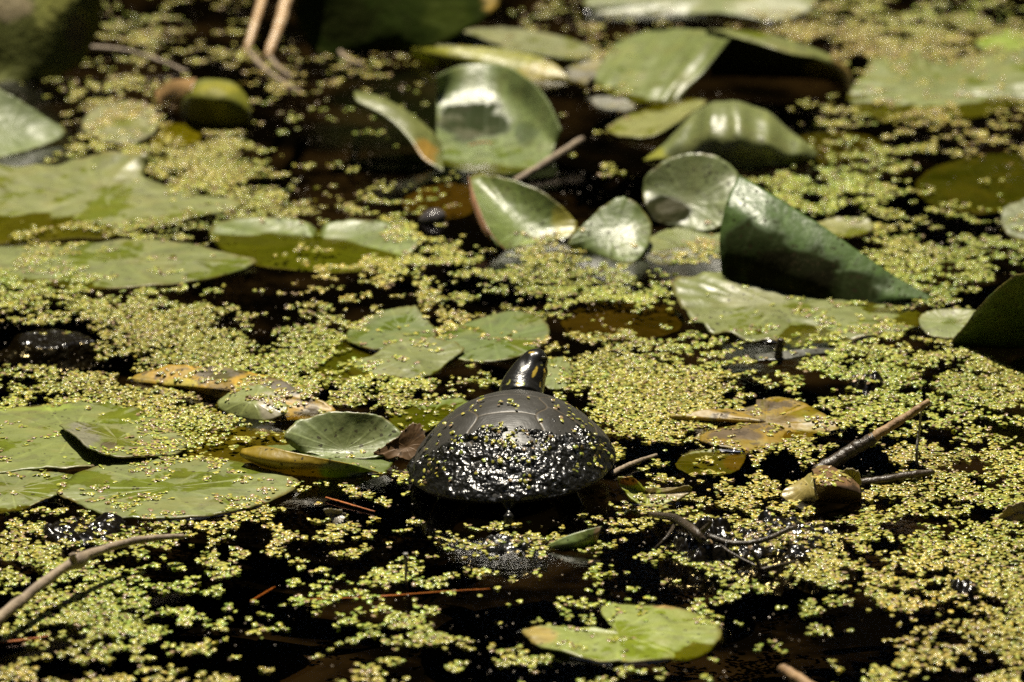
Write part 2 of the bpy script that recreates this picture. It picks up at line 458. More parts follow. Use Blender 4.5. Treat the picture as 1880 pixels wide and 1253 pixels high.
MEN_V, MEN_F = [], []
def meniscus(E, seed=1):
    """water drawn up against a floating rim: strips outside the outline where it lies at the surface"""
    n = len(E); c_ = E[:, :2].mean(axis=0)
    tg = np.roll(E[:, :2], -1, axis=0)-np.roll(E[:, :2], 1, axis=0); tg /= np.maximum(1e-9, np.linalg.norm(tg, axis=1))[:, None]
    nr_ = np.stack([tg[:, 1], -tg[:, 0]], 1)
    if np.sum(nr_*(E[:, :2]-c_)) < 0: nr_ = -nr_
    okm = (E[:, 2] > -0.0008) & (E[:, 2] < 0.0028)
    arc = np.cumsum(np.linalg.norm(tg, axis=1))*0+np.arange(n)
    zr = np.clip(E[:, 2]+0.0003, 0.0005, 0.0016)*(0.35+1.1*vnoise(E[:, 0]*260, E[:, 1]*260, s=seed+90))
    offs = np.array([-.0004, .0004, .001, .0018, .003, .0048])
    k0 = sum(len(v) for v in MEN_V)
    rows = [np.column_stack([E[:, :2]+nr_*o_, zr*np.exp(-max(o_, 0)/0.0013)-(0.0003 if o_ == offs[-1] else 0)]) for o_ in offs]
    MEN_V.append(np.concatenate(rows))
    for r in range(len(offs)-1):
        for k in range(n):
            k2 = (k+1) % n
            if okm[k] and okm[k2]: MEN_F.append((k0+r*n+k, k0+(r+1)*n+k, k0+(r+1)*n+k2, k0+r*n+k2))
def leaf(name, label, S, base=GREEN, mat=None, seed=1, jobs=(), cat='lily pad', group=None, duck=True, thick=0.9):
    o = np.array(S[0][0]); o[2] = 0
    return tag(surf_obj(name, S, base, mat or M_LEAF, None, seed, jobs, o, thick, duck=duck), label, cat, group)
def leaf_parts(name, label, parts, cat='lily pad', group=None):
    """parts: (part name, surface, base, material, seed, jobs)"""
    o = np.array(parts[0][1][0][0]); o[2] = 0
    e = empty(name, o)
    for (pn, S, base, mat, seed, jobs) in parts:
        surf_obj(pn, S, base, mat, e, seed, jobs, o)
    return tag(e, label, cat, group)

GP = 'lily pads and leaves on the pond'
# --- far left and far background
leaf('lily_leaf', 'tall dark olive leaf standing in the top left corner',
     polar((80, 70, 34), [(-60, -40, 84), (40, -70, 92), (120, -50, 88), (176, -15, 78), (182, 40, 50), (166, 85, 28), (142, 125, 9), (80, 150, -2), (0, 155, -2), (-60, 150, -2), (-95, 60, 40)], 1.1, seed=3, und=3, hs=.85),
     (0.114, 0.119, 0.022), M_MOSSY, 3, [(110, 25, 50, 35, (0.30, 0.29, 0.08), .8), (140, 60, 22, 40, (0.10, 0.075, 0.04), .8), (20, 15, 40, 26, (0.30, 0.23, 0.15), .9)], 'leaf', GP)  # yellow-green patch near the top paints in the lit strip
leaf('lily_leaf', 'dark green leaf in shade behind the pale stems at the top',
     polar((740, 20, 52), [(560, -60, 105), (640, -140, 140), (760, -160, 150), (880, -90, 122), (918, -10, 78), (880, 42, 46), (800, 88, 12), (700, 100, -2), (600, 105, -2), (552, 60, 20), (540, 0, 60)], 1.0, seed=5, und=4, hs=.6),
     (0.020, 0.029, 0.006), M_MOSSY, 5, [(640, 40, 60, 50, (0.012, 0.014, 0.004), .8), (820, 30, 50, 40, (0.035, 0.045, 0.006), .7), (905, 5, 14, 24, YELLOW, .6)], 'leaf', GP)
leaf('lily_leaf', 'pale tilted leaf cut off by the left edge, above the big flat pad',
     polar((20, 245, 10), [(-60, 120, 62), (0, 165, 42), (40, 185, 33), (90, 220, 16), (122, 240, 7), (92, 262, 2), (40, 281, 0), (0, 290, 0), (-70, 300, 0), (-110, 220, 20)], 1.3, seed=7, und=1.5),
     PALE, M_LEAF_CLEAN, 7, (), 'leaf', GP)
leaf_parts('curled_leaf', 'mossy humped leaf with an orange brown corner on the far left', [
    ('blade', grid([[(345, 165, 30), (365, 148, 37), (400, 143, 39), (435, 155, 34), (458, 185, 20), (461, 225, 2)],
                    [(335, 180, 20), (355, 178, 28), (395, 178, 30), (432, 185, 26), (456, 205, 14), (461, 229, 1)],
                    [(330, 205, 6), (345, 222, 0), (375, 235, -2), (410, 239, -2), (440, 239, -2), (460, 235, -2)]], 60, 30, seed=9, und=3.5), (0.15, 0.145, 0.014), M_MOSSY, 9, [(400, 165, 40, 12, (0.22, 0.19, 0.02), .7), (430, 200, 16, 20, (0.07, 0.08, 0.012), .7), (350, 200, 40, 26, (0.04, 0.04, 0.01), .6)]),
    ('folded_edge', grid([[(284, 168, 16), (312, 150, 28), (360, 143, 38)], [(286, 180, 12), (316, 166, 22), (355, 155, 35)], [(290, 194, 6), (318, 186, 12), (350, 168, 30)]], 24, 14, seed=10), (0.36, 0.21, 0.10), M_DEAD, 10, ())],
    'leaf', GP)
leaf('lily_pad', 'small pale pad sprinkled with duckweed left of the mossy humped leaf',
     polar((225, 225, 5), [(150, 230, 2), (170, 200, 5), (215, 187, 8), (265, 190, 9), (290, 210, 6), (285, 240, 3), (250, 262, 1), (195, 262, .5), (165, 250, 1)], seed=11), (0.26, 0.25, 0.12), M_LEAF, 11, (), group=GP)
leaf('lily_pad', 'yellowish sunken leaf in front of the mossy humped leaf',
     polar((305, 247, -2), [(250, 242, -1), (290, 230, -1), (340, 228, -1), (370, 246, -2), (350, 266, -2), (290, 268, -2)], seed=12), (0.38, 0.34, 0.06), M_LEAF, 12, (), group=GP)
# --- left pads
leaf('lily_pad', 'largest flat pale pad on the left with one upturned glossy edge',
     polar((180, 362, 4), [(-60, 330, 3), (-40, 302, 8), (30, 306, 6), (100, 300, 5), (150, 290, 8), (200, 279, 15), (265, 284, 17), (273, 303, 11), (255, 326, 5), (300, 340, 2), (370, 358, 2), (436, 366, 3), (440, 380, 1.5), (380, 395, 1.5), (300, 412, 1.5), (232, 428, .3), (200, 436, -2), (100, 443, -4), (0, 450, -4), (-70, 446, -4)], 1.3, seed=13, und=1.2, ripple=1.5, hs=1.15),
     (0.224, 0.233, 0.083), M_LEAF, 13, (), group=GP)
leaf('lily_pad', 'long flat pad at the left whose front edge meets black water',
     polar((220, 480, 2), [(-60, 460, 1), (20, 452, .5), (100, 450, -.5), (180, 445, 2), (260, 440, 4), (340, 445, 4), (410, 462, 3.5), (470, 478, 3), (430, 500, 1), (360, 515, .4), (270, 526, .2), (180, 531, -.2), (80, 523, -.6), (-60, 519, -.6)], 1.2, seed=15, und=.8),
     (0.198, 0.214, 0.072), M_LEAF, 15, (), group=GP)
leaf('lily_pad', 'two lobed pad half sunk in clear water right of the left pads',
     polar((585, 455, -3), [(385, 420, 2), (420, 402, 4), (500, 398, 6), (560, 408, 5), (586, 424, -1.5), (602, 411, 5), (660, 404, 8), (730, 413, 8), (769, 435, 7), (757, 462, 2), (715, 485, -3), (640, 500, -6), (540, 496, -6), (450, 482, -5), (400, 452, -3)], 1.3, seed=17, und=.8),
     (0.192, 0.228, 0.076), M_LEAF_SPOT, 17, [(650, 480, 150, 28, LIME, .35)], group=GP)
# --- cup leaf and its neighbours
leaf_parts('cupped_leaf', 'large upright cupped leaf with a folded left wing, back centre', [
    ('blade', grid([[(803, 140, 36), (850, 119, 39), (915, 118, 40), (970, 145, 38), (1005, 185, 30), (1029, 238, 19)],
                    [(802, 190, 17), (855, 183, 19), (915, 185, 19), (960, 202, 17), (990, 232, 13), (1019, 264, 8)],
                    [(802, 250, 6), (855, 250, 4), (910, 250, 4), (950, 258, 4), (985, 275, 4), (1012, 287, 3)],
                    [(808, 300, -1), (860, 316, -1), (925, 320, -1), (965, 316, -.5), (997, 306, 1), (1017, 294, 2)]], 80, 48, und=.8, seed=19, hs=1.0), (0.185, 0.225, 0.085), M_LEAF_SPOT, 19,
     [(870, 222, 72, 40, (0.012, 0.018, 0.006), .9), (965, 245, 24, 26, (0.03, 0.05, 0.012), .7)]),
    ('folded_wing', grid([[(652, 167, 46), (700, 178, 43), (750, 205, 34), (790, 238, 20), (812, 262, 8)], [(650, 175, 45), (705, 192, 40), (752, 226, 28), (786, 265, 12), (812, 290, 2)], [(655, 186, 42), (712, 217, 32), (752, 257, 18), (778, 292, 6), (815, 314, 0)]], 50, 12, seed=20), (0.21, 0.22, 0.07), M_THIN, 20, [(770, 285, 30, 30, (0.36, 0.19, 0.03), .8)])],
    'leaf', GP)
leaf_parts('curled_leaf', 'pad behind the cupped leaf with a yellow green turned down front', [
    ('blade', polar((940, 82, 9), [(800, 85, 14), (830, 62, 12), (900, 50, 10), (1000, 60, 8), (1080, 84, 5), (1113, 103, 2), (1040, 108, 10), (930, 91, 16), (830, 87, 17)], seed=21, und=1), (0.25, 0.25, 0.13), M_LEAF, 21, ()),
    ('folded_edge', grid([[(757, 90, 10), (830, 86, 18), (930, 91, 17), (1010, 113, 12), (1047, 147, 1)], [(755, 97, 5), (826, 105, 10), (925, 115, 9), (1000, 132, 5), (1046, 149, 0)], [(756, 104, -1), (822, 126, -2), (905, 142, -2), (980, 152, -2), (1046, 152, -2)]], 40, 14, seed=22), (0.36, 0.34, 0.03), M_THIN, 22, [(1000, 135, 50, 22, (0.36, 0.26, 0.02), .7)])],
    'leaf', GP)
leaf_parts('cupped_leaf', 'glossy spotted oval leaf with a brown curled edge, centre', [
    ('blade', polar((965, 408, 5), [(864, 326, 36), (905, 324, 40), (960, 338, 38), (1010, 364, 29), (1046, 395, 16), (1060, 415, 8), (1046, 437, 2), (1000, 446, 0), (950, 456, -1), (926, 459, 0), (906, 440, 8), (882, 390, 23)], 1.7, seed=23, und=.8), (0.172, 0.214, 0.061), M_LEAF_SPOT, 23, [(1040, 405, 30, 34, (0.34, 0.28, 0.03), .7), (1010, 450, 60, 14, LIME, .6)]),
    ('rolled_edge', grid([[(860, 323, 36), (878, 375, 27), (900, 425, 13), (930, 460, 0)], [(862, 345, 32), (872, 385, 22), (893, 432, 9), (928, 462, -1)], [(872, 352, 30), (886, 395, 20), (904, 438, 8), (929, 462, -1)]], 30, 10, seed=24), (0.30, 0.15, 0.09), M_DEAD, 24, ())],
    'leaf', GP)
leaf('lily_leaf', 'small three cornered glossy leaf between the oval leaf and upright leaf',
     polar((1125, 440, 11), [(1043, 450, 4), (1060, 425, 13), (1100, 385, 28), (1140, 362, 37), (1170, 375, 32), (1195, 410, 18), (1190, 450, 6), (1166, 480, 0), (1150, 487, -1), (1100, 470, -1), (1060, 460, 0)], 1.0, seed=25, und=.8), (0.161, 0.204, 0.065), M_LEAF_SPOT, 25, (), 'leaf', GP)
leaf_parts('cupped_leaf', 'upright spotted leaf with white sheen behind the big folded leaf', [
    ('blade', polar((1255, 372, 19), [(1180, 345, 29), (1190, 318, 41), (1230, 290, 53), (1280, 280, 58), (1320, 290, 54), (1356, 322, 41), (1346, 370, 24), (1326, 415, 7), (1290, 425, 3), (1240, 418, 3), (1205, 405, 8), (1186, 380, 17)], 1.4, seed=27, und=1.0), (0.187, 0.214, 0.083), M_LEAF_SPOT, 27, [(1225, 385, 42, 26, DIRT_SHADE, .9)]),
    ('lower_lobe', polar((1255, 450, 0), [(1184, 445, 3), (1230, 421, 3), (1290, 415, 4), (1332, 420, 3), (1336, 455, 1), (1300, 478, -2), (1230, 486, -3), (1190, 478, -2)], seed=28, und=.8), (0.198, 0.218, 0.072), M_LEAF, 28, ())],
    'leaf', GP)
leaf_parts('folded_leaf', 'big triangular folded leaf coated with dark silt, right of centre', [
    ('blade', grid([[(1357, 322, 72), (1430, 365, 60), (1500, 410, 46), (1580, 465, 28), (1650, 512, 12), (1710, 547, 1)],
                [(1333, 375, 57), (1405, 420, 45), (1480, 455, 33), (1560, 492, 20), (1640, 526, 8), (1708, 549, .5)],
                [(1321, 440, 34), (1380, 475, 25), (1460, 508, 15), (1550, 528, 8), (1635, 544, 3), (1707, 551, 0)],
                [(1325, 507, 9), (1390, 537, 1), (1465, 552, -2), (1555, 560, -2), (1635, 560, -2), (1706, 555, -2)]], 80, 44, und=1.3, seed=29, hs=.86), (0.095, 0.150, 0.045), M_LEAF_DIRTY, 29,
      [(1450, 505, 115, 55, DIRT_SHADE, .95), (1390, 465, 75, 65, DIRT_SHADE, .8), (1545, 528, 80, 38, DIRT_SHADE, .85), (1350, 500, 40, 40, DIRT_SHADE, .6)]),  # silt patches, with the steep lower blade's shade mixed into the tone
    ('fold', grid([[(1357, 322, 72), (1430, 365, 60), (1500, 410, 46), (1580, 465, 28), (1650, 512, 12), (1710, 547, 1)],
                   [(1350, 345, 50), (1430, 380, 42), (1510, 425, 30), (1590, 475, 18), (1655, 517, 8), (1710, 548, .5)],
                   [(1345, 420, 5), (1430, 440, 2), (1520, 470, -1), (1600, 505, -1), (1660, 530, -1), (1710, 549, -1)]], 50, 20, und=.8, seed=30, hs=.84), (0.135, 0.180, 0.050), M_LEAF, 30, ())],
    'leaf', GP)
leaf('lily_pad', 'crumpled pale pad lying at the foot of the big folded leaf',
     polar((1430, 563, 1.5), [(1235, 535, 5), (1240, 510, 9), (1290, 497, 12), (1350, 493, 9), (1420, 510, 4), (1520, 540, 1), (1620, 555, .3), (1690, 570, .6), (1682, 600, .8), (1600, 620, .5), (1500, 630, -.6), (1400, 628, .2), (1320, 615, 1), (1275, 590, 2), (1250, 560, 3.5)], 1.2, seed=31, und=3.2, ripple=2.5),
     (0.208, 0.223, 0.083), M_LEAF_SPOT, 31, [(1380, 540, 60, 30, (0.34, 0.32, 0.24), .5)], group=GP)
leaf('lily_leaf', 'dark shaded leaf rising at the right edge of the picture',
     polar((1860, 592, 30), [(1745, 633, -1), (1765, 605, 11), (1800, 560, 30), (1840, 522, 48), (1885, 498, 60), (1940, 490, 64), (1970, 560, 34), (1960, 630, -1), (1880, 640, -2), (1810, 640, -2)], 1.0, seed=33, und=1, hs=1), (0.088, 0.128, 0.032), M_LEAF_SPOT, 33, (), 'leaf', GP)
leaf('lily_pad', 'small pale pad tucked beside the dark leaf at the right edge',
     polar((1740, 592, 3), [(1688, 582, 4), (1720, 570, 6), (1790, 571, 8), (1790, 600, 3), (1752, 622, 0), (1700, 612, 1)], seed=34), (0.208, 0.233, 0.086), M_LEAF, 34, (), group=GP)
# --- mound, cave leaf and far right pads
leaf('humped_leaf', 'pleated humped pale leaf with silvery folds, upper right of centre',
     grid([[(1250, 235, 5), (1280, 205, 12), (1310, 196, 16), (1350, 194, 18), (1400, 209, 14), (1450, 243, 7), (1502, 281, 1)],
           [(1240, 240, 19), (1275, 210, 33), (1310, 192, 43), (1350, 189, 46), (1400, 204, 39), (1450, 240, 23), (1502, 280, 5)],
           [(1212, 268, 9), (1260, 253, 20), (1310, 246, 29), (1355, 248, 30), (1402, 258, 24), (1452, 278, 12), (1498, 292, 2)],
           [(1180, 292, 1), (1240, 301, 0), (1310, 309, -1), (1360, 313, -1), (1410, 311, -1), (1452, 306, -1), (1494, 298, -1)]], 80, 40, und=1.6, ripple=1.3, folds=5, seed=35), (0.203, 0.223, 0.086), M_LEAF_SPOT, 35, [(1195, 288, 34, 20, (0.30, 0.29, 0.03), .8)], 'leaf', GP)
leaf('lily_pad', 'narrow flat pad touching the left of the pleated humped leaf',
     polar((1205, 225, 2), [(1115, 235, 2), (1140, 218, 1), (1200, 195, -1.5), (1260, 182, -1.5), (1297, 186, 2), (1270, 206, 5), (1225, 236, 7), (1190, 251, 4), (1140, 249, 2)], seed=36), (0.250, 0.247, 0.079), M_LEAF, 36, (), group=GP)
leaf('lily_pad', 'sunken brownish pad trailing right of the pleated humped leaf',
     polar((1530, 272, -4), [(1440, 280, -3), (1470, 250, -3), (1560, 244, -4), (1625, 265, -5), (1590, 290, -5), (1500, 302, -4)], seed=37), (0.13, 0.12, 0.04), M_LEAF, 37, (), group=GP)
leaf_parts('folded_leaf', 'large arched leaf with a dark hollow beneath, top right', [
    ('blade', grid([[(1130, 80, 10), (1180, 60, 18), (1250, 54, 30), (1310, 57, 42), (1345, 65, 50)],
                    [(1100, 120, 4), (1150, 118, 8), (1210, 114, 14), (1268, 108, 24), (1306, 114, 26)],
                    [(1092, 152, 0), (1120, 173, -1), (1175, 187, -1), (1215, 188, -1), (1246, 186, -2)]], 50, 36, und=1.8, ripple=0.5, folds=5, seed=39), (0.198, 0.228, 0.072), M_LEAF, 39, ()),
    ('arched_edge', grid([[(1298, 54, 44), (1380, 57, 52), (1450, 74, 47), (1520, 99, 34), (1560, 130, 18), (1564, 168, 1)],
                          [(1325, 60, 49), (1392, 68, 53), (1452, 86, 46), (1512, 102, 36), (1553, 130, 20), (1562, 170, 1)],
                          [(1346, 67, 50), (1402, 83, 50), (1452, 99, 43), (1500, 108, 35), (1540, 133, 19), (1555, 172, 0)]], 60, 12, und=.6, seed=40), (0.198, 0.209, 0.065), M_LEAF, 40, [(1545, 140, 30, 40, (0.16, 0.09, 0.02), .8)]),
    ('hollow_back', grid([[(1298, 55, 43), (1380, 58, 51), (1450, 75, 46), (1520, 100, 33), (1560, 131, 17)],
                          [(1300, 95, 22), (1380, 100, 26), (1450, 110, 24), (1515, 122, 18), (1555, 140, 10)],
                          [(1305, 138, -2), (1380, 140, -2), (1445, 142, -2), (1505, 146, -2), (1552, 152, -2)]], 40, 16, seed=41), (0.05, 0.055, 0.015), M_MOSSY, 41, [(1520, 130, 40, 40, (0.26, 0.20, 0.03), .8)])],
    'leaf', GP)
leaf('lily_pad', 'pale shining pad along the top edge of the picture',
     polar((1300, 0, 8), [(1073, 3, 8), (1088, 24, 0), (1150, 28, -1), (1250, 28, -1), (1330, 26, 4), (1420, 40, 1), (1482, 22, 2), (1502, 0, 5), (1480, -30, 8), (1300, -45, 12), (1120, -30, 14)], seed=43, und=1.5), (0.229, 0.247, 0.115), M_LEAF, 43, [(1410, 15, 80, 24, (0.5, 0.48, 0.42), .6)], group=GP)  # whitish patch paints a sheen into the blade colour
leaf('lily_pad', 'wide wavy pad with a white shining ridge, upper right edge',
     polar((1720, 168, 3), [(1558, 170, 0), (1575, 148, 2), (1600, 112, 4), (1640, 92, 5), (1690, 100, 5), (1740, 113, 0), (1790, 105, 6), (1860, 92, 11), (1920, 90, 12), (1960, 130, 10), (1920, 165, 3), (1880, 190, -3), (1780, 216, -4), (1680, 226, -4), (1600, 216, -4), (1563, 195, -2)], 1.2, seed=45, und=1.8, ripple=3.5),
     (0.213, 0.233, 0.083), M_LEAF, 45, (), group=GP)
leaf('lily_pad', 'yellow green pad in the far right corner beyond the duckweed',
     polar((1860, 78, 2), [(1790, 80, 1), (1830, 60, 3), (1900, 55, 4), (1930, 75, 2), (1880, 92, .5), (1820, 94, -.5)], seed=46), LIME, M_LEAF, 46, (), group=GP)
leaf('lily_pad', 'dark green sunken pad near the right edge below the wavy pad',
     polar((1800, 336, -4), [(1680, 342, -3), (1720, 306, -3), (1790, 288, -3), (1880, 280, -3), (1950, 300, -3), (1950, 350, -4), (1880, 382, -4), (1800, 392, -4), (1720, 380, -4)], seed=47), (0.104, 0.119, 0.032), M_LEAF, 47, (), group=GP)
leaf('lily_leaf', 'small curled pale leaf cut off by the right edge',
     polar((1880, 402, 5), [(1838, 402, 4), (1850, 376, 9), (1890, 364, 14), (1930, 380, 11), (1940, 420, 3), (1900, 443, 0), (1853, 433, 0)], seed=48, und=1), (0.21, 0.22, 0.13), M_LEAF_SPOT, 48, (), 'leaf', GP)
leaf('lily_pad', 'small yellow green pad showing behind the big folded leaf',
     polar((1545, 416, 1), [(1490, 412, 1), (1530, 400, 3), (1590, 401, 4), (1602, 420, 1), (1560, 436, 0), (1508, 430, 0)], seed=49), (0.25, 0.24, 0.08), M_LEAF, 49, (), group=GP)
# --- pads behind the turtle
leaf('lily_pad', 'flat pad with a pointed corner, left of the pads behind the turtle',
     polar((735, 610, 3), [(640, 605, 1), (690, 578, 4), (755, 562, 8), (776, 580, 6), (801, 608, 2), (780, 632, 2), (700, 642, 2), (640, 628, 1)], seed=51), (0.156, 0.190, 0.061), M_LEAF, 51, (), group=GP)
leaf('lily_pad', 'rounded flat pad directly behind the head of the turtle',
     polar((905, 622, 3), [(795, 625, 1), (850, 596, 2), (910, 576, 4), (960, 571, 6), (996, 584, 6), (1008, 605, 5), (1000, 631, 3), (960, 653, 1), (900, 664, .6), (830, 657, .6), (785, 643, 0)], seed=52, und=.8), (0.156, 0.195, 0.058), M_LEAF, 52, (), group=GP)
leaf('lily_pad', 'pale arched pad lying in front of the two flat pads behind the turtle',
     polar((760, 655, 4), [(680, 655, 2), (720, 632, 5), (780, 620, 7), (830, 628, 6), (852, 641, 4), (820, 668, 1), (780, 692, .5), (720, 694, -.5), (650, 692, -2), (635, 670, -1)], seed=53, und=1), (0.208, 0.223, 0.079), M_LEAF, 53, (), group=GP)
leaf('lily_pad', 'sunken green pad under duckweed left of the pale arched pad',
     polar((615, 660, -1.5), [(548, 648, -1), (600, 622, -.5), (660, 618, -1), (705, 640, -2), (695, 682, -2), (640, 706, -2), (575, 692, -2)], seed=54), (0.166, 0.199, 0.058), M_LEAF, 54, (), group=GP)
leaf('lily_pad', 'little pale pad just right of the neck of the turtle',
     polar((1020, 686, 3), [(990, 668, 3), (1030, 658, 5), (1050, 680, 2), (1042, 708, .5), (1010, 714, .5), (985, 692, 2)], seed=55), (0.229, 0.257, 0.094), M_LEAF, 55, (), group=GP)
leaf('lily_pad', 'green wet pad at the left shoulder of the turtle shell',
     polar((790, 765, -.5), [(715, 768, -1.5), (780, 738, .8), (850, 732, .6), (865, 762, 0), (800, 788, -1.5), (745, 795, -2)], seed=56), (0.187, 0.228, 0.058), M_LEAF, 56, (), group=GP)
# --- decaying yellow leaf, left
leaf_parts('decaying_leaf', 'rotting orange yellow leaf with grey patches left of the turtle', [
    ('blade', polar((430, 718, 6), [(245, 690, 3), (290, 675, 8), (350, 671, 11), (430, 675, 11), (500, 694, 10), (560, 724, 7), (614, 751, 2), (600, 767, -1), (540, 774, -2), (500, 768, 0), (440, 747, -2), (380, 732, -2), (300, 708, -1), (253, 703, 0)], 1.0, seed=57, und=1.4), (0.40, 0.235, 0.018), M_ROT, 57,
     [(400, 686, 45, 14, GREYB, .95), (520, 712, 55, 17, GREYB, .95), (570, 757, 30, 8, (0.05, 0.045, 0.04), .9), (410, 712, 26, 14, (0.12, 0.08, 0.03), .7), (330, 705, 40, 12, (0.40, 0.36, 0.06), .6)]),
    ('torn_lobe', polar((462, 738, 9), [(398, 742, 4), (430, 716, 10), (480, 708, 13), (516, 725, 12), (526, 756, 6), (490, 772, 1), (430, 764, 0)], seed=58, und=1), (0.239, 0.257, 0.101), M_DEAD, 58, [(495, 745, 24, 26, (0.36, 0.30, 0.27), .7)])],
    'leaf', GP)
# --- lower left pads
leaf_parts('lily_pad', 'broad pale pad at the lower left with a torn flap curling up', [
    ('blade', polar((130, 800, 3), [(-60, 760, .5), (0, 752, 1), (80, 742, 1.5), (160, 738, 2), (230, 745, 2), (290, 765, 2), (322, 800, 2), (285, 832, 2), (240, 847, 2), (150, 857, 3), (60, 861, 3), (-60, 863, 2.5)], 1.0, seed=59, und=.8), (0.213, 0.237, 0.068), M_LEAF, 59, [(60, 748, 120, 8, LIME, .7)]),
    ('torn_flap', polar((215, 806, 7), [(110, 779, 7), (160, 775, 5), (250, 785, 3.6), (335, 800, 3), (335, 828, 3.2), (285, 838, 6), (212, 837, 10), (166, 823, 13), (134, 797, 13)], 1.1, seed=60, und=.8), (0.224, 0.233, 0.090), M_LEAF, 60, [(150, 800, 34, 26, (0.20, 0.18, 0.15), .8), (200, 818, 20, 7, (0.08, 0.05, 0.03), .8)])], group=GP)
leaf('lily_pad', 'flat pad littered with duckweed, front of the lower left pads',
     polar((310, 895, 3.5), [(105, 906, 2.2), (130, 876, 3.4), (200, 852, 3.6), (300, 842, 3.4), (420, 846, 3.2), (520, 870, 3), (546, 889, 2.5), (500, 918, 2), (420, 939, 2), (320, 951, 2), (220, 951, 2), (160, 933, 2), (132, 919, 1.5)], 1.0, seed=61, und=.9), (0.203, 0.223, 0.079), M_LEAF, 61, (), group=GP)
leaf('lily_pad', 'pad cut off by the left edge below the pad with the torn flap',
     polar((20, 900, 2), [(-60, 872, 2), (20, 864, 2.2), (90, 867, 2.2), (140, 874, 2.5), (112, 904, 1.8), (80, 920, .6), (20, 941, -.8), (-60, 946, -1)], 1.0, seed=62, und=.8), (0.203, 0.223, 0.079), M_LEAF, 62, (), group=GP)
leaf('lily_pad', 'olive brown sunken leaf between the lower left pads and the cupped leaf',
     polar((430, 815, -3), [(300, 800, -2), (400, 782, -2), (480, 788, -2), (570, 808, -3), (540, 842, -3), (450, 852, -3), (350, 846, -3), (300, 826, -2)], seed=63), (0.23, 0.19, 0.06), M_LEAF, 63, (), group=GP)
leaf_parts('cupped_leaf', 'cupped green leaf with yellow rolled edge beside the turtle shell', [
    ('blade', polar((625, 822, 4), [(523, 802, 14), (545, 775, 21), (600, 759, 26), (660, 756, 28), (710, 771, 22), (740, 800, 13), (726, 829, 5), (670, 843, 2), (600, 839, 2), (545, 827, 4)], 2.0, seed=65, und=.9), (0.215, 0.250, 0.105), M_LEAF_SPOT, 65, ()),
    ('floor', polar((600, 842, 2), [(500, 818, 3), (560, 818, 2), (640, 828, 2), (722, 834, 2), (694, 868, 1), (600, 852, 3), (480, 834, 5)], seed=66), (0.135, 0.171, 0.036), M_LEAF, 66, ()),
    ('rolled_edge', grid([[(446, 826, 13), (482, 821, 17), (540, 832, 17), (600, 843, 14), (660, 855, 6), (694, 866, 1)],
                          [(443, 834, 11), (488, 846, 11), (545, 856, 9), (600, 861, 7), (655, 866, 2), (692, 870, 0)],
                          [(456, 844, 4), (500, 864, 0), (550, 874, -1), (600, 878, -1), (650, 878, -1), (686, 874, -1)]], 50, 18, und=.5, seed=67), (0.40, 0.27, 0.02), M_THIN, 67, [(640, 862, 50, 14, GREEN, .9)])],
    'leaf', GP)
leaf('dead_leaf_scrap', 'crumpled brown dead leaf between cupped leaf and turtle shell',
     polar((742, 826, 8), [(688, 843, 1), (722, 822, 8), (752, 790, 19), (772, 787, 20), (784, 815, 11), (770, 847, 1), (730, 852, 0)], 1.0, seed=68, und=5, ragged=10), (0.12, 0.06, 0.022), M_ROT, 68, (), 'dead leaf')
# --- right side
leaf('decaying_leaf', 'rotting yellow leaf with brown patches floating right of the turtle',
     polar((1405, 776, 3), [(1232, 766, 2), (1290, 754, 6), (1350, 757, 4), (1340, 774, 0), (1305, 790, -.5), (1284, 806, 3), (1320, 821, 2), (1380, 827, .5), (1440, 816, -.5), (1500, 801, -1), (1540, 786, 1), (1522, 765, 4), (1480, 740, 7), (1430, 726, 10), (1392, 734, 7), (1372, 748, 5)], 1.0, seed=69, und=1.6), (0.27, 0.165, 0.012), M_ROT, 69,
     [(1375, 742, 55, 14, (0.07, 0.045, 0.03), .9), (1350, 795, 55, 13, (0.09, 0.06, 0.04), .9), (1430, 770, 40, 9, (0.10, 0.06, 0.03), .7)], 'leaf', GP)
leaf('lily_pad', 'small olive sunken pad below the rotting yellow leaf on the right',
     polar((1302, 849, -1.5), [(1240, 851, -1), (1270, 831, 0), (1330, 826, .3), (1368, 835, -.5), (1356, 861, -2), (1320, 873, -2), (1260, 869, -2)], seed=70), (0.19, 0.19, 0.06), M_LEAF, 70, [(1350, 848, 24, 20, (0.26, 0.14, 0.03), .7)], group=GP)
leaf_parts('dead_leaf', 'dead curled leaf, half yellow half dark brown, at the stick base', [
    ('blade', polar((1488, 893, 9), [(1433, 906, 3), (1470, 880, 9), (1510, 856, 18), (1534, 869, 18), (1512, 900, 10), (1490, 924, -1), (1455, 924, -1)], 1.0, seed=71, und=1.5), (0.38, 0.29, 0.10), M_DEAD, 71, [(1500, 880, 20, 16, (0.18, 0.16, 0.04), .6)]),
    ('brown_curl', grid([[(1490, 862, 15), (1520, 858, 18), (1555, 872, 18), (1578, 890, 12)], [(1498, 884, 22), (1530, 886, 23), (1560, 894, 18), (1582, 904, 10)], [(1500, 902, 12), (1530, 906, 12), (1560, 910, 9), (1582, 912, 5)], [(1503, 924, -1), (1530, 927, -1), (1556, 927, -1), (1580, 924, -1)]], 40, 28, und=1.6, seed=72), (0.20, 0.11, 0.06), M_DEAD, 72, [(1545, 908, 45, 16, (0.03, 0.02, 0.015), .9)])], 'dead leaf')
leaf('thin_leaf_scrap', 'pale see-through leaf scrap between the stick and the lying twig',
     polar((1562, 878, 8), [(1545, 890, 2), (1548, 868, 14), (1562, 862, 18), (1578, 870, 14), (1580, 888, 3), (1565, 894, 1)], seed=73, und=1.5), (0.34, 0.28, 0.18), M_THIN, 73, (), 'leaf scrap')
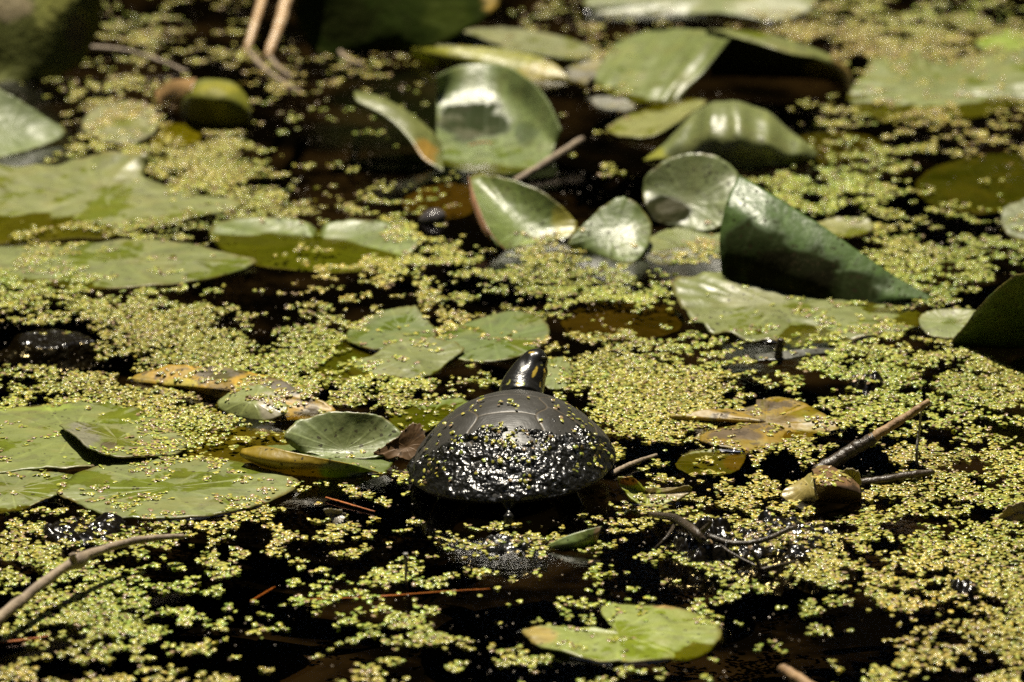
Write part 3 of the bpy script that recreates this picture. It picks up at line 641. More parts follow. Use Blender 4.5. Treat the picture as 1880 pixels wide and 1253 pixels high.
leaf('curled_leaf', 'little yellow green curled leaf at the right flank of the turtle',
     polar((1190, 908, 3), [(1134, 880, 13), (1160, 877, 15), (1185, 897, 6), (1215, 896, 7), (1262, 893, 10), (1268, 904, 6), (1235, 921, 2), (1195, 933, -1), (1165, 921, 2), (1145, 901, 6)], 1.2, seed=74, und=1), (0.34, 0.36, 0.03), M_THIN, 74, [(1150, 884, 20, 9, (0.32, 0.11, 0.02), .9), (1240, 900, 30, 14, (0.30, 0.20, 0.12), .8), (1195, 905, 12, 12, (0.12, 0.06, 0.02), .8)], 'leaf')
leaf('lily_pad', 'bright green pad alone at the bottom of the picture, notched and half wet',
     polar((1135, 1164, .5), [(958, 1160, 1.2), (990, 1152, 1.2), (1060, 1154, .8), (1122, 1157, .4), (1113, 1140, .8), (1104, 1112, 1.6), (1150, 1105, 1.8), (1220, 1112, 1.4), (1280, 1126, 1.0), (1318, 1150, .8), (1326, 1170, .6), (1290, 1196, .5), (1230, 1211, .4), (1150, 1221, .5), (1080, 1213, .5), (1010, 1196, 1.0), (972, 1176, 1.2)], 1.0, seed=75, und=3.2), (0.281, 0.314, 0.086), M_LEAF, 75, [(985, 1165, 34, 18, (0.34, 0.22, 0.06), .8), (1250, 1112, 50, 7, (0.30, 0.16, 0.07), .8)], group=GP)
leaf('leaf_sliver', 'wet green leaf sliver floating in front of the turtle tail',
     grid([[(1005, 1002, 2), (1040, 985, 7), (1075, 974, 10), (1106, 967, 11)], [(1015, 1008, .5), (1050, 1000, 3), (1080, 992, 4), (1100, 980, 7)], [(1040, 1012, -1), (1060, 1010, -1), (1080, 1005, -1), (1097, 996, 1)]], 36, 16, seed=76), (0.166, 0.228, 0.058), M_LEAF, 76, [(1098, 982, 9, 14, (0.26, 0.14, 0.10), .8)], 'leaf scrap')
leaf('dead_leaf_scrap', 'pale brown dead leaf at the right edge of the picture',
     polar((1872, 941, 5), [(1836, 948, 2), (1850, 925, 11), (1890, 917, 14), (1920, 930, 9), (1905, 962, -1), (1850, 962, -1)], seed=77, und=4, ragged=8), (0.25, 0.17, 0.11), M_DEAD, 77, (), 'dead leaf')
leaf('sunken_leaf', 'brown dead leaf under water behind the duckweed right of the turtle head',
     polar((1140, 588, -7), [(1030, 592, -7), (1080, 560, -7), (1180, 555, -7), (1250, 575, -7), (1240, 610, -8), (1140, 625, -8), (1060, 618, -8)], seed=78, und=1), (0.10, 0.065, 0.04), M_DEAD, 78, (), 'dead leaf')
leaf('sunken_leaf', 'brown dead leaf under water left of the glossy spotted oval leaf',
     polar((810, 365, -6), [(738, 375, -6), (780, 345, -5), (840, 338, -5), (890, 358, -6), (870, 390, -7), (800, 405, -7)], seed=79, und=1), (0.13, 0.075, 0.04), M_DEAD, 79, (), 'dead leaf')
leaf('leaf_scrap', 'grey torn scrap poking from the water left of the turtle',
     polar((618, 946, 3), [(598, 938, 8), (620, 938, 6), (634, 948, 3), (628, 962, 0), (612, 962, 0), (604, 948, 4)], seed=80, und=2, ragged=12), (0.20, 0.17, 0.14), M_DEAD, 80, (), 'leaf scrap')
leaf('leaf_scrap', 'pale grey strip floating beside the black stub on the right',
     grid([[(1385, 652, 1), (1440, 645, 3), (1490, 640, 4), (1535, 640, 1)], [(1390, 662, 1), (1440, 660, 1.5), (1490, 652, 1.5), (1530, 646, .6)]], 30, 8, seed=81), (0.12, 0.115, 0.11), M_DEAD, 81, (), 'leaf scrap')
leaf('leaf_scrap', 'whitish torn scrap floating left of the large arched leaf',
     polar((1075, 125, 2), [(1040, 130, 1), (1060, 108, 4), (1095, 105, 6), (1110, 122, 3), (1085, 150, .6), (1052, 150, .6)], seed=82, und=4, ragged=14), (0.20, 0.18, 0.15), M_ROT, 82, (), 'leaf scrap')
leaf('leaf_scrap', 'pale grey strip lying on the water below the large arched leaf',
     polar((1130, 192, 1), [(1085, 185, 1), (1120, 180, 2), (1165, 192, 1.5), (1150, 204, .6), (1105, 200, .6)], seed=83, und=3, ragged=14), (0.22, 0.21, 0.19), M_ROT, 83, (), 'leaf scrap')

MV = np.concatenate(MEN_V); MF = fix_up(MV, MEN_F)
used = np.unique(np.array(MF).ravel()); rm = -np.ones(len(MV), int); rm[used] = np.arange(len(used))
mo_ = fast_mesh('water_edge', MV[used], rm[np.array(MF)], M_WATER); mo_.parent = bpy.data.objects['pond_water']
# ------------------------------------------------------------------ sticks, stems, needles
def tube(path, radii, n=44, sides=10, seed=1, knobs=()):
    C = catmull(path, n); R = np.interp(np.linspace(0, 1, n), np.linspace(0, 1, len(radii)), radii)
    t = np.linspace(0, 1, n)
    for (k, amp, wd) in knobs: R = R*(1+amp*np.exp(-((t-k)/wd)**2))
    C = C + 0.35*R[:, None]*(np.stack([fbm(t*14, t*0+k, s=seed+k) for k in range(3)], 1)-0.5)
    V = []
    for i in range(n):
        d = C[min(i+1, n-1)]-C[max(i-1, 0)]; d /= np.linalg.norm(d)
        a_ = np.cross(d, (0, 0, 1.0)); a_ /= max(1e-6, np.linalg.norm(a_)); b_ = np.cross(a_, d)
        for k in range(sides):
            q = 2*math.pi*k/sides
            rr = R[i]*(0.88+0.24*float(vnoise(np.array([i*0.35]), np.array([k*0.9]), s=seed)[0]))
            V.append(C[i]+a_*math.cos(q)*rr+b_*math.sin(q)*rr)
    F = [(i*sides+k, i*sides+(k+1) % sides, (i+1)*sides+(k+1) % sides, (i+1)*sides+k) for i in range(n-1) for k in range(sides)]
    V.append(C[0]); V.append(C[-1]); m = n*sides
    F += [(m, (k+1) % sides, k) for k in range(sides)] + [(m+1, (n-1)*sides+k, (n-1)*sides+(k+1) % sides) for k in range(sides)]
    return np.array(V), F
def stick(name, label, pts, radii_mm, mat, cat='stick', seed=1, group=None, parent=None, knobs=(), n=44, sides=10):
    path = [P(*p) for p in pts]
    V, F = tube(path, [r*0.001 for r in radii_mm], n, sides, seed, knobs)
    o = np.array(path[0]); o[2] = 0
    if parent is not None: o = np.array(parent.location)
    ob = mesh_obj(name, V, F, mat, parent, o)
    return ob if parent is not None else tag(ob, label, cat, group)

e = empty('broken_stick', P(1505, 862, 0))
tag(e, 'straight broken stick, tan tip and dark bark, slanting up on the right', 'stick')
stick('bark', '', [(1497, 868, 4), (1560, 830, 13), (1605, 803, 20)], [3.7, 3.6, 3.2], M_DARK, parent=e, seed=3)
stick('bare_tip', '', [(1598, 807, 19), (1650, 774, 28), (1706, 737, 38)], [2.9, 2.4, 1.6], M_TAN, parent=e, seed=4)
e = empty('grey_twig', P(0, 1150, 0))
tag(e, 'long grey twig with a knot reaching in from the lower left edge', 'twig')
stick('wood', '', [(-70, 1190, 8), (0, 1135, 12), (60, 1085, 15), (135, 1032, 18), (200, 1005, 17), (270, 990, 16), (337, 985, 14)], [2.9, 2.8, 2.6, 2.6, 2.0, 1.7, 1.3], M_TWIG, parent=e, seed=5, knobs=((0.52, .55, .025),), n=70)
stick('side_stub', '', [(137, 1034, 18), (133, 1022, 22), (138, 1017, 24)], [2.0, 1.7, .8], M_TWIG, parent=e, seed=6, n=10)
stick('thin_branch', 'thin bent branch beside the tall dark leaf at top left', [(158, 88, 14), (220, 92, 13), (280, 108, 7), (345, 134, 0)], [2.0, 1.9, 1.8, 1.5], M_TWIG, 'twig', 7)
for i, (pts, rr, lab) in enumerate([
        ([(500, -70, 42), (482, 0, 25), (468, 45, 13), (455, 88, 0), (452, 100, -6)], [3.4, 3.6, 3.4, 3.2, 3], 'leftmost of the three pale stems at the top'),
        ([(535, -70, 46), (526, 0, 29), (512, 50, 15), (494, 100, 0), (490, 112, -6)], [5.0, 4.8, 4.4, 3.6, 3.4], 'thickest pale stem, middle of the three stems at the top'),
        ([(638, -70, 44), (634, 0, 26), (628, 45, 14), (622, 88, 0), (620, 100, -6)], [3.8, 3.6, 3.4, 3.2, 3], 'greyer stem, rightmost of the three stems at the top')]):
    stick('water_stem', lab+', entering the water', pts, rr, M_STEM if i < 2 else M_TWIG, 'stem', 10+i, 'stems rising at the back')
for i, (pts, lab) in enumerate([([(455, 92, 1), (480, 122, 1), (510, 145, .8), (555, 172, -1)], 'added pale stalk standing in for the reflection of the leftmost stem'),
                                ([(496, 105, 1), (508, 122, 1), (536, 142, .5)], 'short added stalk standing in for the reflection of the thickest stem'),
                                ([(622, 92, 1), (636, 108, 1.5), (665, 120, 1)], 'short added stalk standing in for the reflection of the rightmost stem')]):
    stick('stem_reflection', lab, pts, [1.8, 2.0, 1.6, 1.2], M_TWIG, 'reflection', 20+i, 'stem reflections')  # solid stalks added where the stems mirror in the water
stick('short_stick', 'short brown stick propped against the cupped leaf', [(945, 333, 1), (1000, 300, 6), (1068, 256, 13)], [2.2, 2.6, 2.2], M_TWIG, 'stick', 24)
stick('lying_twig', 'dark twig lying on the water right of the dead curled leaf', [(1575, 888, 1), (1640, 878, 3), (1712, 866, 4)], [2.4, 2.2, 1.8], M_DARK, 'twig', 25)
stick('reed_stalk', 'thin green reed stalk standing by the tip of the broken stick', [(1692, 752, 31), (1687, 795, 17), (1683, 830, 7), (1685, 862, -3)], [.5, .7, .8, .9], M_GREY, 'reed', 26)
stick('reed_stub', 'thin grey reed stub standing in the water in front of the turtle', [(744, 1016, 17), (746, 1040, 10), (745, 1062, 4), (748, 1084, -3)], [1.3, .9, .6, .5], M_GREY, 'reed', 27)
stick('wood_stub', 'black stub standing beside the pale grey strip', [(1434, 622, 14), (1430, 645, 6), (1428, 668, -2)], [2.0, 2.4, 2.6], M_DARK, 'stick', 28)
stick('brown_twig', 'brown twig end at the bottom edge of the picture', [(1434, 1226, 6), (1470, 1250, 4), (1530, 1290, 1)], [2.2, 3.0, 3.2], M_TAN, 'twig', 29)
stick('thin_twig', 'thin dark twig lying close to the right flank of the turtle', [(1120, 872, 1), (1160, 852, 2), (1205, 836, 1)], [1.6, 1.4, 1.0], M_TWIG, 'twig', 30)
for i, (pts, lab) in enumerate([([(598, 914, 1.2), (640, 926, 1.2), (688, 940, .8)], 'orange pine needle floating left of the turtle tail'),
                                ([(560, 1102, -.8), (700, 1096, -.5), (800, 1088, -.8), (900, 1082, -1)], 'long orange pine needle just under the water, bottom centre'),
                                ([(-20, 1182, 1), (40, 1176, 1), (90, 1168, .8)], 'orange pine needle at the left edge, near the bottom'),
                                ([(460, 1105, -1), (485, 1090, -1), (505, 1078, -1)], 'short orange pine needle under the water near the grey twig'),
                                ([(860, 268, 9), (885, 262, 9.5), (905, 264, 9)], 'orange pine needle lying inside the large cupped leaf')]):
    stick('pine_needle', lab, pts, [.55, .6, .45], M_NEEDLE, 'pine needle', 40+i, 'fallen pine needles', n=24, sides=6)

# ------------------------------------------------------------------ mud and root clumps breaking the surface
def mud_patch(name, label, cx, cy, rx, ry, hi, seed, mat=M_MUD, n=90, cat='mud'):
    c = P(cx, cy, 0); ex = abs(P(cx+rx, cy, 0)[0]-c[0]); ey = abs(P(cx, cy-ry, 0)[1]-c[1])
    xs, ys = np.meshgrid(np.linspace(-1, 1, n), np.linspace(-1, 1, n)); r = np.hypot(xs, ys)
    X = c[0]+xs*ex; Y = c[1]+ys*ey
    base = (1-r**2)*0.8
    z = hi*0.001*(base*0.5 + 1.6*(fbm(X*90, Y*90, s=seed, o=4)-0.56) + .35*(fbm(X*330, Y*330, s=seed+3, o=1)-0.5)) - 0.012*sstep(.55, 1.05, r+0.5*(fbm(X*60, Y*60, s=seed+7)-.5))
    V = np.stack([X.ravel(), Y.ravel(), z.ravel()], 1)
    i = (np.arange(n-1)[:, None]*n+np.arange(n-1)[None]).ravel()
    F = np.stack([i, i+1, i+n+1, i+n], 1)
    F = F[(r.ravel()[F].min(axis=1) < 1.0)]
    bvh_add(V, F.tolist())
    return tag(mesh_obj(name, V, F, mat, None, (c[0], c[1], 0)), label, cat)
e = mud_patch('root_clump', 'black muddy root clump with twigs in front of the turtle on the right', 1290, 1000, 80, 52, 13, 5, cat='roots')
for i, (pts, rr) in enumerate([([(1195, 944, 3), (1240, 952, 9), (1275, 975, 12), (1292, 995, 8)], [1.6, 2.2, 2.4, 2.0]),
                               ([(1300, 985, 9), (1345, 998, 7), (1400, 992, 8), (1462, 966, 11)], [1.8, 1.6, 1.5, 1.2]),
                               ([(1320, 1000, 6), (1350, 1020, 4), (1390, 1040, 1)], [.8, .7, .6]),
                               ([(1378, 1008, 12), (1388, 1026, 6), (1398, 1048, 0)], [1.1, 1.2, 1.3]),
                               ([(1398, 1046, 1), (1430, 1038, 2), (1465, 1030, 1)], [1.0, .8, .6]),
                               ([(1240, 960, 6), (1225, 985, 6), (1200, 1010, 0)], [1.0, .8, .6]),
                               ([(1290, 975, 14), (1305, 960, 20), (1300, 955, 22)], [1.5, 1.0, .6])]):
    stick('twig', '', pts, rr, M_DARK, parent=e, seed=60+i, n=24, sides=8)
mud_patch('mud_patch', 'glistening wet mud between root clump and dead curled leaf', 1440, 985, 150, 60, 7, 8)
mud_patch('mud_patch', 'small wet silt lump floating in front of the turtle tail', 930, 1000, 75, 20, 6, 12, M_SHELLMUD, 60)
mud_patch('mud_patch', 'muddy debris below the lower left pads', 150, 970, 120, 36, 6, 15, n=70)
mud_patch('mud_patch', 'black wet lump among duckweed near the lower right corner', 1770, 1078, 45, 22, 8, 18, n=50)
mud_patch('mud_patch', 'dark wet clump in duckweed above the broken stick', 1590, 705, 45, 20, 8, 21, n=50)
mud_patch('mud_patch', 'sunken dark debris in the black water gap at the left edge', 90, 620, 110, 26, 2.5, 24, n=60)
c = P(796, 405, 0)
bm = bmesh.new(); bmesh.ops.create_uvsphere(bm, u_segments=28, v_segments=16, radius=0.0085)
Vs = np.array([v.co for v in bm.verts]); Fs = [[v.index for v in f.verts] for f in bm.faces]; bm.free()
Vs[:, 2] *= 0.75; Vs += c + np.array([0, 0, 0.0015]); Vs[:, 0] += (Vs[:, 2]-0.004)*0.3
Vs += 0.0006*(np.stack([fbm(Vs[:, 0]*300, Vs[:, 1]*300, Vs[:, 2]*300, s=k) for k in range(3)], 1)-0.5)
tag(mesh_obj('snail_shell', Vs, Fs, bark_material('dark_shell', (0.05, 0.045, 0.045), (0.10, 0.09, 0.09), 0.15), None, c), 'round dark glossy shell in the water left of the oval leaf', 'snail shell')

# ------------------------------------------------------------------ turtle
REAR = P(942, 918, 11.0)
HW, HL, HH = 0.0530, 0.0700, 0.0318
TC = np.array([REAR[0], REAR[1]+HL*0.985, 0.0])
ROLL, HEAD = math.radians(-3.0), math.radians(-4.0)
def to_world(V):
    V = np.asarray(V, float)
    x, y, z = V[:, 0], V[:, 1], V[:, 2]
    x, z = x*math.cos(ROLL)+z*math.sin(ROLL), -x*math.sin(ROLL)+z*math.cos(ROLL)
    x, y = x*math.cos(HEAD)-y*math.sin(HEAD), x*math.sin(HEAD)+y*math.cos(HEAD)
    return np.stack([x, y, z], 1)+TC
def shell_pt(u, th):
    """u 0 centre to 1 rim; th 0 = right, pi/2 = head, -pi/2 = tail"""
    cx, sy = np.cos(th), np.sin(th)
    wide = 1+0.05*np.clip(-sy, 0, 1)*(1-np.abs(sy))*2
    ex = np.sign(cx)*np.abs(cx)**(1-.1*u**2)*(1+(wide-1)*u**2); ey = np.sign(sy)*np.abs(sy)**(1-.07*u**2)
    X = HW*u*ex; Y = HL*u*ey
    flare = 0.0016*sstep(.86, 1, u)
    rim = 0.0120+(0.0025*np.clip(sy, 0, 1)-0.0015*np.abs(cx))*u**3
    Z = rim + HH*(1-np.clip(u, 0, 1)**2.1)**0.86
    X = X*(1+flare*8*np.abs(cx)); Y = Y*(1+flare*6*np.clip(-sy, 0, 1))
    return X, Y, Z
turtle = empty('turtle', TC)
tag(turtle, 'dark pond turtle resting among the pads, seen from behind, head raised', 'turtle')

t = NT('shell_horn')
ca = t.n('ShaderNodeVertexColor', layer_name='Col').outputs['Color']
cb = t.mix(1.0, ca, t.mix(t.noise(140, 4, .6), (.7, .7, .7), (1.35, 1.3, 1.25)), 'MULTIPLY')
cb = t.mix(t.math('MULTIPLY', t.ramp(t.noise(420, 3, .7), .60, .72), .45), cb, (0.10, 0.095, 0.08))
pb = t.bsdf(Base_Color=cb, Roughness=t.math('MULTIPLY_ADD', t.noise(90, 3, .6), .22, .34), Normal=t.bump(t.noise(240, 4, .6), 0.0008, .35))
M_SHELL = t.finish(pb.outputs[0])
NT_, NU_ = 360, 150
uu = np.linspace(0.0, 1.0, NU_)**0.85; tt = np.arange(NT_)*2*math.pi/NT_
U, T = np.meshgrid(uu[1:], tt, indexing='ij')
X, Y, Z = shell_pt(U.ravel(), T.ravel())
def scutes(X, Y, U, T):
    """scute id and distance to the nearest seam in metres"""
    xn = X/HW; yn = Y/HL
    cuts = np.array([-.62, -.24, .16, .55])
    zig = 0.045*np.cos(yn*math.pi*2/0.39+0.9)
    hw = 0.34+zig
    vi = np.sum(yn[:, None] > cuts[None] , axis=1)
    ccut = np.array([-.45, -.04, .36])
    ci = np.sum(yn[:, None] > ccut[None], axis=1)
    mi = np.floor((T % (2*math.pi))/(2*math.pi)*24).astype(int)
    marg = U > 0.865; vert = np.abs(xn) < hw
    ids = np.where(marg, 20+mi, np.where(vert, vi, np.where(xn > 0, 8+ci, 14+ci)))
    dm = np.abs(U-0.865)*0.055
    dmm = np.abs(((T/(2*math.pi)*24+.5) % 1)-.5)*2*math.pi/24*0.06
    dv = np.abs(np.abs(xn)-hw)*HW
    dvi = np.min(np.abs(yn[:, None]-cuts[None]), axis=1)*HL
    dci = np.min(np.abs(yn[:, None]-ccut[None]), axis=1)*HL
    d = np.where(marg, np.minimum(dm, dmm), np.minimum(dm, np.where(vert, np.minimum(dv, dvi), np.minimum(dv, dci))))
    return ids, d
ids, dseam = scutes(X, Y, U.ravel(), T.ravel())
Vl = np.stack([X, Y, Z], 1)
Vl = np.concatenate([np.array([[0, 0, shell_pt(np.array([0.]), np.array([0.]))[2][0]]]), Vl])
ids = np.concatenate([[2], ids]); dseam = np.concatenate([[.01], dseam])
n0 = Vl - np.array([0, 0, -0.05]); n0 /= np.linalg.norm(n0, axis=1)[:, None]
groove = np.exp(-(dseam/0.00055)**2)
Vl = Vl + n0*(-0.00030*groove + 0.0009*(fbm(Vl[:, 0]*60, Vl[:, 1]*60, s=71)-0.5) + 0.00015*np.clip(dseam/0.004, 0, 1) + 0.00003*np.sin(dseam*3200)*fbm(Vl[:, 0]*70, Vl[:, 1]*70, s=74))[:, None]
Wsh = to_world(Vl)
NR = NU_-1
quads = []
for i in range(NR-1):
    a0 = 1+i*NT_+np.arange(NT_); a1 = 1+i*NT_+(np.arange(NT_)+1) % NT_
    quads.append(np.stack([a0, a0+NT_, a1+NT_, a1], 1))
quads = np.concatenate(quads)
fan = np.stack([np.zeros(NT_, int), 1+np.arange(NT_), 1+(np.arange(NT_)+1) % NT_], 1)
# smooth normals of the whole shell
fn = np.cross(Wsh[quads[:, 1]]-Wsh[quads[:, 0]], Wsh[quads[:, 3]]-Wsh[quads[:, 0]])
VN = np.zeros_like(Wsh)
for k in range(4): np.add.at(VN, quads[:, k], fn)
VN[0] = (0, 0, 1); VN /= np.maximum(1e-12, np.linalg.norm(VN, axis=1))[:, None]
seamc = np.exp(-(dseam/0.00042)**2)*(0.5+0.5*fbm(Vl[:, 0]*80, Vl[:, 1]*80, s=77))
colS = np.array([0.028, 0.027, 0.0235])*(0.75+0.5*fbm(Vl[:, 0]*40, Vl[:, 1]*40, s=78))[:, None]
colS = colS*(1-0.5*seamc[:, None]) + np.array([0.17, 0.13, 0.075])*0.5*seamc[:, None]
fid = ids[quads[:, 0]]
car = empty('carapace', TC); car.parent = turtle; car.location = (0, 0, 0)
def shell_piece(name, F, parent):
    used = np.unique(np.concatenate([np.asarray(f).ravel() for f in F])); remap = -np.ones(len(Wsh), int); remap[used] = np.arange(len(used))
    FF = [tuple(remap[list(f)]) for g in F for f in g]
    ob = mesh_obj(name, Wsh[used], FF, M_SHELL, None, TC, colS[used])
    ob.parent = parent; ob.location = (0, 0, 0)
    ob.data.normals_split_custom_set_from_vertices([tuple(v) for v in VN[used]])
    return ob
for s_ in sorted(set(fid.tolist())):
    F = [quads[fid == s_]]
    if s_ == 2: F.append(fan)
    shell_piece('scute', F, car)
bvh_shell_V, bvh_shell_F = [Wsh], [tuple(q) for q in quads.tolist()]
# rim underside closing to the plastron
th = tt; xo, yo, zo = shell_pt(np.ones(NT_), th)
ring = []
for k, (s_, dz) in enumerate([(1.0, -.0004), (.985, -.0026), (.93, -.0030), (.80, .0015), (.70, .001), (.66, -.007), (.55, -.012), (.3, -.0145), (.05, -.015)]):
    zz = zo+dz if k < 4 else np.full(NT_, 0.012+dz)
    if k == 3: zz = np.full(NT_, 0.0145)
    ring.append(np.stack([xo*s_, yo*s_, zz], 1))
ring = np.concatenate(ring); nrg = len(ring)//NT_
Fp = [(i*NT_+k, i*NT_+(k+1) % NT_, (i+1)*NT_+(k+1) % NT_, (i+1)*NT_+k) for i in range(nrg-1) for k in range(NT_)]
M_SKIN_DARK = mud_material('dark_underside', (0.018, 0.016, 0.012), 300, 0.0008, 0.4)
mesh_obj('plastron', to_world(ring), [tuple(reversed(f)) for f in Fp], M_SKIN_DARK, turtle, TC)
# wet silt clinging to the rear half of the shell
nu2, nt2 = 150, 300
us = np.linspace(0.30, 1.012, nu2); ths = np.linspace(-math.pi*1.02, 0.02*math.pi, nt2)
U2, T2 = np.meshgrid(us, ths, indexing='ij'); U2 = U2.ravel(); T2 = T2.ravel()
X2, Y2, Z2 = shell_pt(np.minimum(U2, 1.0), T2)
V2 = np.stack([X2, Y2, Z2], 1); over = np.clip(U2-1.0, 0, 1)
V2[:, :2] *= (1+over*.3)[:, None]; V2[:, 2] -= over*0.10
n2 = V2-np.array([0, 0, -0.03]); n2 /= np.linalg.norm(n2, axis=1)[:, None]
W2 = to_world(V2); px2, py2 = project(W2)
edge_y = np.interp(px2, [740, 790, 840, 880, 950, 1010, 1060, 1100, 1140], [840, 800, 786, 782, 784, 774, 766, 768, 780])
m2 = (py2-edge_y)/48 + 2.0*(fbm(V2[:, 0]*120, V2[:, 1]*120, V2[:, 2]*120, s=81, o=3)-0.5) + 0.9*(fbm(V2[:, 0]*500, V2[:, 1]*500, V2[:, 2]*500, s=82, o=2)-0.5)
m2 = sstep(-.1, 1.2, m2)
lump = fbm(V2[:, 0]*230, V2[:, 1]*230, V2[:, 2]*230, s=83, o=3)-0.5
fine = fbm(V2[:, 0]*900, V2[:, 1]*900, V2[:, 2]*900, s=84, o=2)-0.5
big = fbm(V2[:, 0]*75, V2[:, 1]*75, V2[:, 2]*75, s=85, o=2)-0.5
off = -0.0009 + m2*(0.0026 + 0.0032*lump + 0.0008*fine + 0.0032*big)
W2 = to_world(V2+n2*off[:, None])
i = (np.arange(nu2-1)[:, None]*nt2+np.arange(nt2-1)[None]).ravel()
Fm = np.stack([i, i+nt2, i+nt2+1, i+1], 1)
Fm = Fm[m2[Fm].max(axis=1) > 0.02]
mo = fast_mesh('silt_coat', W2-TC, Fm, M_SHELLMUD); mo.parent = turtle; mo['label'] = 'rough glistening wet silt on the rear of the shell'
kk = len(Wsh); bvh_shell_V.append(W2); bvh_shell_F += [tuple(q) for q in (Fm+kk).tolist()]

# body: one continuous skin with neck, head, legs and tail
bm = bmesh.new()
def loft(C, R, sides=20, flat=1.0):
    C = np.asarray(C); rows = []
    for i in range(len(C)):
        d = C[min(i+1, len(C)-1)]-C[max(i-1, 0)]; d = d/np.linalg.norm(d)
        a_ = np.cross(d, (0, 1, 0.3)) if abs(d[1]) < .9 else np.cross(d, (0, 0, 1.0)); a_ /= np.linalg.norm(a_); b_ = np.cross(a_, d)
        rows.append([bm.verts.new(C[i]+a_*math.cos(q)*R[i]+b_*math.sin(q)*R[i]*flat) for q in np.arange(sides)*2*math.pi/sides])
    for i in range(len(C)-1):
        for k in range(sides):
            bm.faces.new((rows[i][k], rows[i][(k+1) % sides], rows[i+1][(k+1) % sides], rows[i+1][k]))
    bm.faces.new(list(reversed(rows[0]))); bm.faces.new(rows[-1])
Y0 = TC[1]
pxm = 0.000285
NY = Y0+0.060
neck = [(946, 800, NY-.030, 38), (950, 760, NY-.008, 42), (957, 722, NY+.004, 44), (966, 697, NY+.010, 39), (975, 677, NY+.014, 33), (982, 662, NY+.017, 26), (986, 652, NY+.020, 18.5), (987, 646, NY+.022, 10)]
C = catmull(list(to_world(np.array([[0, .028, .015], [.002, .048, .019]])))+[PY(a_, b_, c_) for a_, b_, c_, _ in neck[2:]], 28); R = np.interp(np.linspace(0, 1, 28), np.linspace(0, 1, 8), [n_[3]*pxm for n_ in neck])
loft(C, R, 28)
loft(to_world(np.array([[0, -.058, .014], [0, -.045, .015], [0, 0, .017], [0, .045, .016], [0, .06, .017]])), [.012, .03, .036, .032, .018], 24, .33)
for sx in (-1, 1):
    loft(to_world(np.array([[sx*.020, -.026, .006], [sx*.030, -.034, .000], [sx*.034, -.042, -.007], [sx*.038, -.052, -.013]])), [.009, .0085, .008, .008], 14, .7)
    loft(to_world(np.array([[sx*.028, .04, .012], [sx*.036, .050, .003], [sx*.044, .056, -.006]])), [.010, .009, .008], 14, .8)
loft(to_world(np.array([[0.003, -.05, .011], [0.003, -.068, .010], [.003, -.0745, .004], [.003, -.0765, -.006]])), [.007, .0046, .003, .0022], 12)
me = bpy.data.meshes.new('tmp_body'); bm.to_mesh(me); bm.free()
tmp = bpy.data.objects.new('tmp_body', me); COL.objects.link(tmp)
md = tmp.modifiers.new('r', 'REMESH'); md.mode = 'VOXEL'; md.voxel_size = 0.0007
sm = tmp.modifiers.new('s', 'SMOOTH'); sm.iterations = 6; sm.factor = .5
dg = bpy.context.evaluated_depsgraph_get()
ev = tmp.evaluated_get(dg).to_mesh()
nv = len(ev.vertices); Vb = np.zeros(nv*3, np.float32); ev.vertices.foreach_get('co', Vb); Vb = Vb.reshape(-1, 3).astype(float)
Fb = [tuple(p.vertices) for p in ev.polygons]
tmp.evaluated_get(dg).to_mesh_clear(); bpy.data.objects.remove(tmp, do_unlink=True); bpy.data.meshes.remove(me)
pxb, pyb = project(Vb)
headm = Vb[:, 1] > NY-0.02
# shape the head: cheek, brow ridge and a blunt snout; loose skin folds round the neck
ax0, ax1 = PY(957, 722, NY+.004), PY(987, 646, NY+.022); ad = (ax1-ax0)/np.linalg.norm(ax1-ax0)
s_ = (Vb-ax0) @ ad
rad = Vb-(ax0+np.outer(s_, ad))
rl = np.maximum(1e-6, np.linalg.norm(rad, axis=1))[:, None]
dn = rad/rl
fold = 0.00007*np.sin(s_*2200+3*fbm(Vb[:, 0]*90, Vb[:, 1]*90, Vb[:, 2]*90, s=90))*(1-sstep(.002, .009, s_))*headm
Vb += dn*fold[:, None]
def push(px, py, r, amt):
    d = np.hypot(pxb-px, pyb-py)/r
    f = amt*0.001*np.exp(-d*d)*headm
    Vb[:] += dn*f[:, None]
push(990, 650, 8, .9); push(962, 664, 9, -.7); push(1001, 662, 7, 1.0); push(994, 664, 4, -.6); push(975, 652, 7, .6); push(1003, 684, 7, .7); push(985, 668, 6, -.4)
colB = np.tile(np.array([0.012, 0.0115, 0.010]), (nv, 1))
yel = np.array([0.42, 0.30, 0.045])
def mark(px, py, rx, ry, ang, k=1.0, c=yel):
    ca_, sa_ = math.cos(ang), math.sin(ang); dx, dy = pxb-px, pyb-py
    d = np.hypot((dx*ca_+dy*sa_)/rx, (-dx*sa_+dy*ca_)/ry)
    f = (k*(1-sstep(.75, 1.1, d))*headm*sstep(.30, .46, fbm(Vb[:, 0]*420, Vb[:, 1]*420, Vb[:, 2]*420, s=95)))[:, None]
    colB[:] = colB*(1-f)+np.array(c)*f
mark(982, 683, 3.6, 12, math.radians(24)); mark(960, 677, 3.6, 4.2, .3, .9, (0.36, 0.36, 0.06)); mark(933, 702, 3.2, 5.6, math.radians(32), 1, (0.36, 0.36, 0.08))
mark(952, 705, 6.0, 4.6, -.6); mark(960, 705, 4.2, 3.2, 0, .9, (0.30, 0.36, 0.06)); mark(976, 648, 6, 1.8, -.1, .9)
mark(998.5, 690, 1.5, 16, math.radians(6)); mark(1000.5, 676, 1.5, 7, math.radians(25)); mark(1003.5, 668, 1.1, 18, math.radians(-2), .6, (0.30, 0.26, 0.12)); mark(995, 671, 2.6, 1.4, .2, .7, (0.25, 0.25, 0.05)); mark(992, 706, 1.4, 6, .1, .6)
t = NT('turtle_skin')
cs = t.n('ShaderNodeVertexColor', layer_name='Col').outputs['Color']
